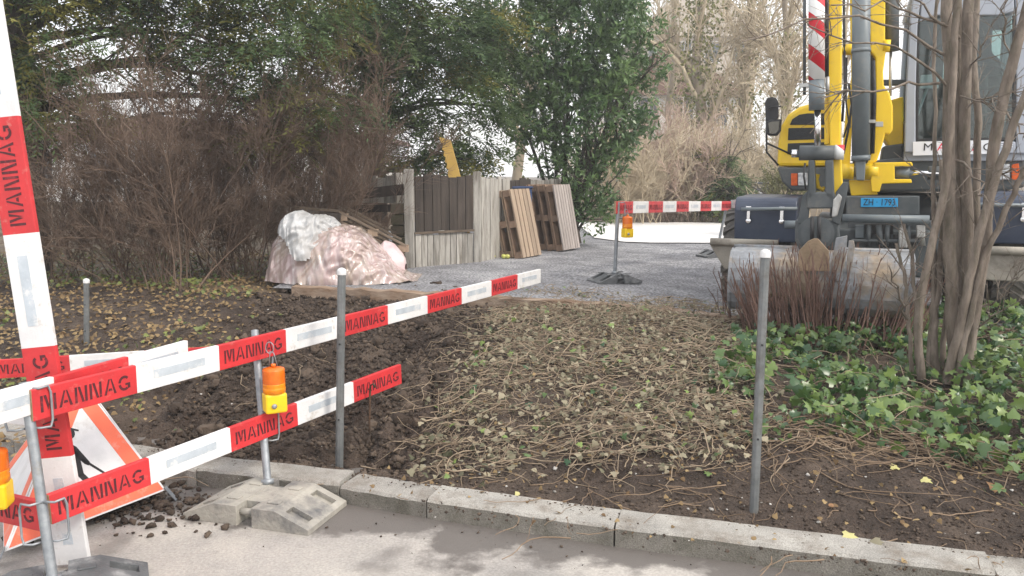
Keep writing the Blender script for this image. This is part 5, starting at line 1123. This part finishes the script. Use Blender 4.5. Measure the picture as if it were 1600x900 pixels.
def stemscatter(q, lmin, lmax, flat, k=6, h=.03, wig=.28, bias=None):
    n = len(q); p = lift(q, h * rng.random(n)); a = rng.uniform(0, 2 * np.pi, n) if bias is None else bias + rng.normal(size=n) * .6
    d = np.stack([np.cos(a), np.sin(a), rng.normal(size=n) * flat], 1); L_ = rng.uniform(lmin, lmax, (n, 1)); pts = [p]
    for s in range(k - 1):
        d = nrm(d + rng.normal(size=(n, 3)) * np.array([wig, wig, flat])); x = pts[-1] + d * L_ / (k - 1); g = zbed(x[:, 0], np.minimum(x[:, 1], ye(x[:, 0]))); x[:, 2] = np.clip(x[:, 2], g + .004, g + h + .05); pts.append(x)
    return np.stack(pts, 1)
P1 = stemscatter(sample(CUT, 1150), .10, .6, .15, 7, .07, .4); P2 = stemscatter(sample(CUT, 2600), .05, .25, .25, 5, .09, .45)
V, F = cat([tubes(P1, radii(len(P1), 7, .0036, .0018, .5), 4), tubes(P2, radii(len(P2), 5, .0026, .0014, .4), 3)])
tag(np_mesh('ivy_cuttings', V, F, M['strawstem']), 'tangle of cut straw coloured ivy stems on the slope', 'cuttings', kind='stuff')
q = sample(CUT, 4900); n = len(q); tag(leafscatter('wilted_ivy_leaves', lift(q, .012 + .07 * rng.random(n)), rng.normal(size=(n, 3)) * .6 + np.array([0, -.2, 1]), rng.uniform(.016, .056, n), M['ivydull'], 2), 'wilted grey green ivy leaves strewn over the cut stems', 'leaves', kind='stuff')
q = np.concatenate([sample(CUT, 900, .2), sample(wpoly([(560, 705), (1180, 672), (1600, 715), (1700, 790), (1700, 880), (960, 790), (580, 740)], .2), 420, .1)]); n = len(q); tag(leafscatter('dead_leaf_bits', lift(q, .008 + .03 * rng.random(n)), rng.normal(size=(n, 3)) * .5 + np.array([0, -.2, 1]), rng.uniform(.010, .036, n), M['litter'], 1), 'small brown dead leaf bits on the bare soil and cuttings', 'leaves', kind='stuff')
q = sample(CUT, 220, .25); n = len(q); tag(leafscatter('fresh_cut_leaves', lift(q, .03 + .06 * rng.random(n)), rng.normal(size=(n, 3)) * .5 + np.array([0, -.2, 1]), rng.uniform(.03, .055, n), M['ivy'], 0), 'greener ivy leaves scattered among the wilted cuttings', 'leaves', kind='stuff')
# stems in the bare front strip and at the ivy edge
FR = wpoly([(560, 705), (740, 680), (980, 690), (1180, 672), (1400, 672), (1600, 715), (1700, 790), (1700, 880), (1300, 840), (960, 790), (700, 760), (580, 740)], .2)
P3 = stemscatter(sample(FR, 130), .08, .5, .06, 8, .02, .35); P4 = stemscatter(sample(wpoly([(1150, 665), (1300, 655), (1600, 690), (1600, 740), (1300, 700), (1150, 690)], .25), 170), .15, .8, .12, 8, .06, .3)
V, F = cat([tubes(P3, radii(len(P3), 8, .0032, .0018, .4), 4), tubes(P4, radii(len(P4), 8, .004, .002, .4), 4)]); tag(np_mesh('dry_stems', V, F, M['drystem']), 'thin dry stems lying on the bare soil strip', 'stems', kind='stuff')
# live ivy
ivy = thing('ivy', 'patch of glossy green ivy growing around the multi-stemmed tree', 'ivy', (float(mt.x), float(mt.y) - .5, .3))
q = sample(LIVE, 5200, .1); q = q[(vnoise(q[:, 0], q[:, 1], 2.6, 91) * .7 + .3 * vnoise(q[:, 0], q[:, 1], 6, 92)) > .33]; n = len(q); hh = .02 + .27 * rng.random(n) ** .8 * (.35 + .65 * vnoise(q[:, 0], q[:, 1], 2.2, 31)); near = np.argsort(q[:, 1] + .6 * rng.random(n)); 
pos = lift(q, hh); nor = rng.normal(size=(n, 3)) * .65 + np.array([0, -.5, .75]); sz = .026 + .068 * rng.random(n) ** 1.3; av = np.clip(rng.beta(1.1, 2.6, n), 0, 1)
shows = np.argsort(-(hh * 2.5 + sz * 6 - q[:, 1] * .12)); big = shows[:300]; rest = shows[300:]
fo = leafscatter('ivy_foliage', pos[rest], nor[rest], sz[rest], M['ivy'], 0, ivy, av[rest]); fo['kind'] = 'stuff'
protos = []
for kd in range(6):
    o = leafscatter('leaf', np.zeros((1, 3)), np.array([[0, 0, 1.]]), np.ones(1), M['ivy'], 0 if kd % 3 else 1, None, np.array([.08 + .13 * kd])); protos.append(o.data); bpy.data.objects.remove(o)
inv = ivy.matrix_basis.inverted()
for j, i in enumerate(big):
    o = bpy.data.objects.new('leaf', protos[rng.integers(0, 6)]); COL.objects.link(o); o.parent = ivy
    zq = Vector(nor[i]).normalized().to_track_quat('Z', 'Y'); o.matrix_basis = inv @ Matrix.Translation(Vector(pos[i])) @ zq.to_matrix().to_4x4() @ Matrix.Rotation(rng.uniform(0, 6.28), 4, 'Z') @ Matrix.Scale(float(sz[i]), 4)
P5 = stemscatter(sample(LIVE, 480), .15, .6, .25, 7, .13, .35); o = np_mesh('ivy_stems', *tubes(P5, radii(len(P5), 7, .0036, .0018, .4), 4), M['strawstem'], ivy); o['kind'] = 'stuff'
# leaf litter and ground ivy on the left bank
def bankz(x, y):
    e = ye(x); return np.where(y < e, zbed(x, np.minimum(y, e)), zlot(x) - .055)
BK = wpoly([(-150, 640), (150, 600), (300, 540), (430, 470), (440, 430), (640, 415), (600, 400), (300, 400), (-150, 400)], .45)
q = sample(BK, 9000, .15); n = len(q); pos = np.column_stack([q, bankz(q[:, 0], q[:, 1]) + .01 + .03 * rng.random(n)])
tag(leafscatter('leaf_litter', pos, rng.normal(size=(n, 3)) * .4 + np.array([0, -.25, 1]), rng.uniform(.025, .055, n), M['litter'], 1), 'brown and yellow leaf litter covering the bank under the shrubs', 'leaf litter', kind='stuff')
q = sample(BK, 3600, .2); n = len(q); cl = vnoise(q[:, 0], q[:, 1], 1.4, 77) > .42; q = q[cl]; n = len(q); pos = np.column_stack([q, bankz(q[:, 0], q[:, 1]) + .02 + .09 * rng.random(n)])
tag(leafscatter('ground_ivy', pos, rng.normal(size=(n, 3)) * .5 + np.array([0, -.4, 1]), rng.uniform(.03, .055, n), M['littergreen'], 0), 'low green ground cover mixed into the leaf litter', 'ground cover', kind='stuff')
# clods and pebbles
def clods(name, q, smin, smax, m, sink=.3, flat=.7, av=None):
    n = len(q); bm = bmesh.new(); bmesh.ops.create_icosphere(bm, subdivisions=2 if smax > .06 else 1, radius=1); V0 = np.array([v.co[:] for v in bm.verts]); F0 = np.array([[v.index for v in f.verts] for f in bm.faces]); bm.free()
    s = smin + (smax - smin) * rng.random(n) ** 2.6; V = V0[None] * (1 + rng.normal(size=(n, len(V0), 1)) * .33); a = rng.uniform(0, 6.28, n); c_, s_ = np.cos(a)[:, None], np.sin(a)[:, None]
    V = np.stack([V[..., 0] * c_ - V[..., 1] * s_ * .8, V[..., 0] * s_ + V[..., 1] * c_ * .8, V[..., 2] * flat], -1) * s[:, None, None]
    V += np.column_stack([q, bankz(q[:, 0], q[:, 1]) + s * (flat - sink)])[:, None]
    F = (np.arange(n)[:, None, None] * len(V0) + F0[None]).reshape(-1, 3)
    return np_mesh(name, V.reshape(-1, 3), F, m, attr=np.repeat(rng.random(n), len(V0)) if av is None else np.full(n * len(V0), av))
DUG = wpoly([(190, 660), (290, 590), (430, 480), (470, 462), (640, 468), (790, 476), (760, 520), (690, 600), (640, 690), (560, 735), (420, 725), (320, 715), (210, 700)], .3)
DQ = np.concatenate([sample(DUG, 22000, .1), sample(DUG, 4000, .3)]); DQ = DQ[(DQ[:, 1] > yk(DQ[:, 0]) + .22) & (DQ[:, 1] < ye(DQ[:, 0]) - .05)]
tag(clods('soil_clods', DQ, .003, .023, M['clod'], .3, .8), 'lumpy dark clods of freshly dug soil', 'soil clods', kind='stuff')
tag(clods('soil_lumps', (lambda q: q[q[:, 1] > yk(q[:, 0]) + .34])(sample(DUG, 420, .05)), .025, .065, M['clod'], .35, .75), 'larger lumps of heavy soil in the dug bed', 'soil clods', kind='stuff')
PR = stemscatter(sample(DUG, 90), .08, .35, .2, 6, .05, .4); tag(np_mesh('torn_roots', *tubes(PR, radii(len(PR), 6, .003, .0015, .4), 4), M['strawstem']), 'torn roots sticking out of the dug soil', 'roots', kind='stuff')
tag(clods('soil_crumbs', np.concatenate([sample(FR, 7000, .1), sample(CUT, 2500, .2)]), .002, .012, M['clod'], .3, .7), 'fine crumbs on the bare soil strip', 'soil crumbs', kind='stuff')
tag(clods('pebbles', np.concatenate([sample(FR, 150, .1), sample(DUG, 60, .2), sample(CUT, 50, .2)]), .003, .015, M['stone'], .25, .6), 'small pale pebbles scattered over the soil', 'pebbles', kind='stuff')
# crumbs of soil spilt on the kerb and road
sq = np.column_stack([rng.uniform(-3.2, 3.6, 700), np.zeros(700)]); sq[:, 1] = yk(sq[:, 0]) + .19 - np.abs(rng.normal(size=700)) * .06 * (vnoise(sq[:, 0], sq[:, 0], 1.7, 12) ** 2 * 2)
def crumbs(name, q, z, smin, smax):
    o = clods(name, q, smin, smax, M['clod'], .2, .6); V = np.zeros(len(o.data.vertices) * 3, np.float32); o.data.vertices.foreach_get('co', V); V = V.reshape(len(q), -1, 3); zc_ = bankz(q[:, 0], q[:, 1]); V[..., 2] += (np.broadcast_to(z, len(q)) - zc_)[:, None]; o.data.vertices.foreach_set('co', V.ravel()); return o
tag(crumbs('kerb_soil', sq, .108, .002, .008), 'soil crumbs spilt along the back of the kerb stones', 'soil crumbs', kind='stuff')
rq = np.column_stack([rng.normal(-2.15, .28, 900), rng.normal(4.32, .16, 900)]); tag(crumbs('spilt_dirt', rq[(rq[:, 1] < yk(rq[:, 0]) - .02)], .002, .004, .03), 'dirt spilt on the road below the roadworks sign', 'dirt', kind='stuff')
rq = np.column_stack([rng.uniform(-1.6, 3, 110), np.zeros(110)]); rq[:, 1] = yk(rq[:, 0]) - np.abs(rng.normal(size=110)) * .25 - .02; tag(crumbs('road_grit', rq, .002, .002, .009), 'grit and crumbs lying in the road gutter', 'grit', kind='stuff')
# single fallen leaves
for (x, y, s, m, kd, lab) in ((1563, 762, .085, 'brownleaf', 1, 'large brown dead leaf on the soil at the ivy edge'), (1318, 838, .075, 'yellowleaf', 0, 'pale yellow green ivy leaf near the kerb'), (1365, 845, .06, 'ivydull', 0, 'grey green ivy leaf lying near the kerb'), (1300, 793, .04, 'brownleaf', 1, 'small orange brown leaf behind the kerb beside the tall steel post'),
                              (1400, 732, .055, 'yellowleaf', 0, 'yellowish ivy leaf at the front of the green ivy'), (1442, 745, .055, 'yellowleaf', 0, 'pale ivy leaf on a trailing runner'), (1040, 730, .065, 'ivydull', 0, 'wilted ivy leaf on bare soil below the cuttings'), (805, 768, .055, 'yellowleaf', 1, 'yellow leaf lying on the kerb'), (615, 722, .06, 'ivydull', 0, 'grey ivy leaf at the foot of the slope by the post'), (915, 838, .05, 'brownleaf', 1, 'curled tan leaf lying on the gutter'), (1110, 742, .045, 'ivy', 0, 'small green ivy leaf left of the tall steel post')):
    z = .15 if y < 840 and x > 560 else 0.
    p = on(x, y, .16)
    zz = zg1(p.x, p.y) if p.y > float(yk(p.x)) + .2 else (.112 if p.y > float(yk(p.x)) else .004)
    p = on(x, y, zz); zz = zg1(p.x, p.y) if p.y > float(yk(p.x)) + .2 else zz
    o = leafscatter('fallen_leaf', np.array([[p.x, p.y, zz + .012]]), np.array([[rng.normal() * .2, -.35, 1]]), np.array([s]), M[m], kd, None, np.array([.5])); tag(o, lab, 'leaf', 'fallen leaves')

# ================================================================== added volume imitating veiling glare
hz = bpy.data.materials.new('glare_veil_volume'); hz.use_nodes = True; hn, hl = hz.node_tree.nodes, hz.node_tree.links; hn.remove(hn['Principled BSDF'])
pv = hn.new('ShaderNodeVolumePrincipled'); pv.inputs['Color'].default_value = (.96, .97, 1, 1); pv.inputs['Density'].default_value = .0036; pv.inputs['Anisotropy'].default_value = .3
hl.new(pv.outputs[0], hn['Material Output'].inputs['Volume'])
mb = MB(); mb.box((0, 75, 10.5), (330, 290, 24)); tag(mb.build('glare_veil', hz), 'added pale volume imitating veiling glare', 'glare_veil', kind='stuff')
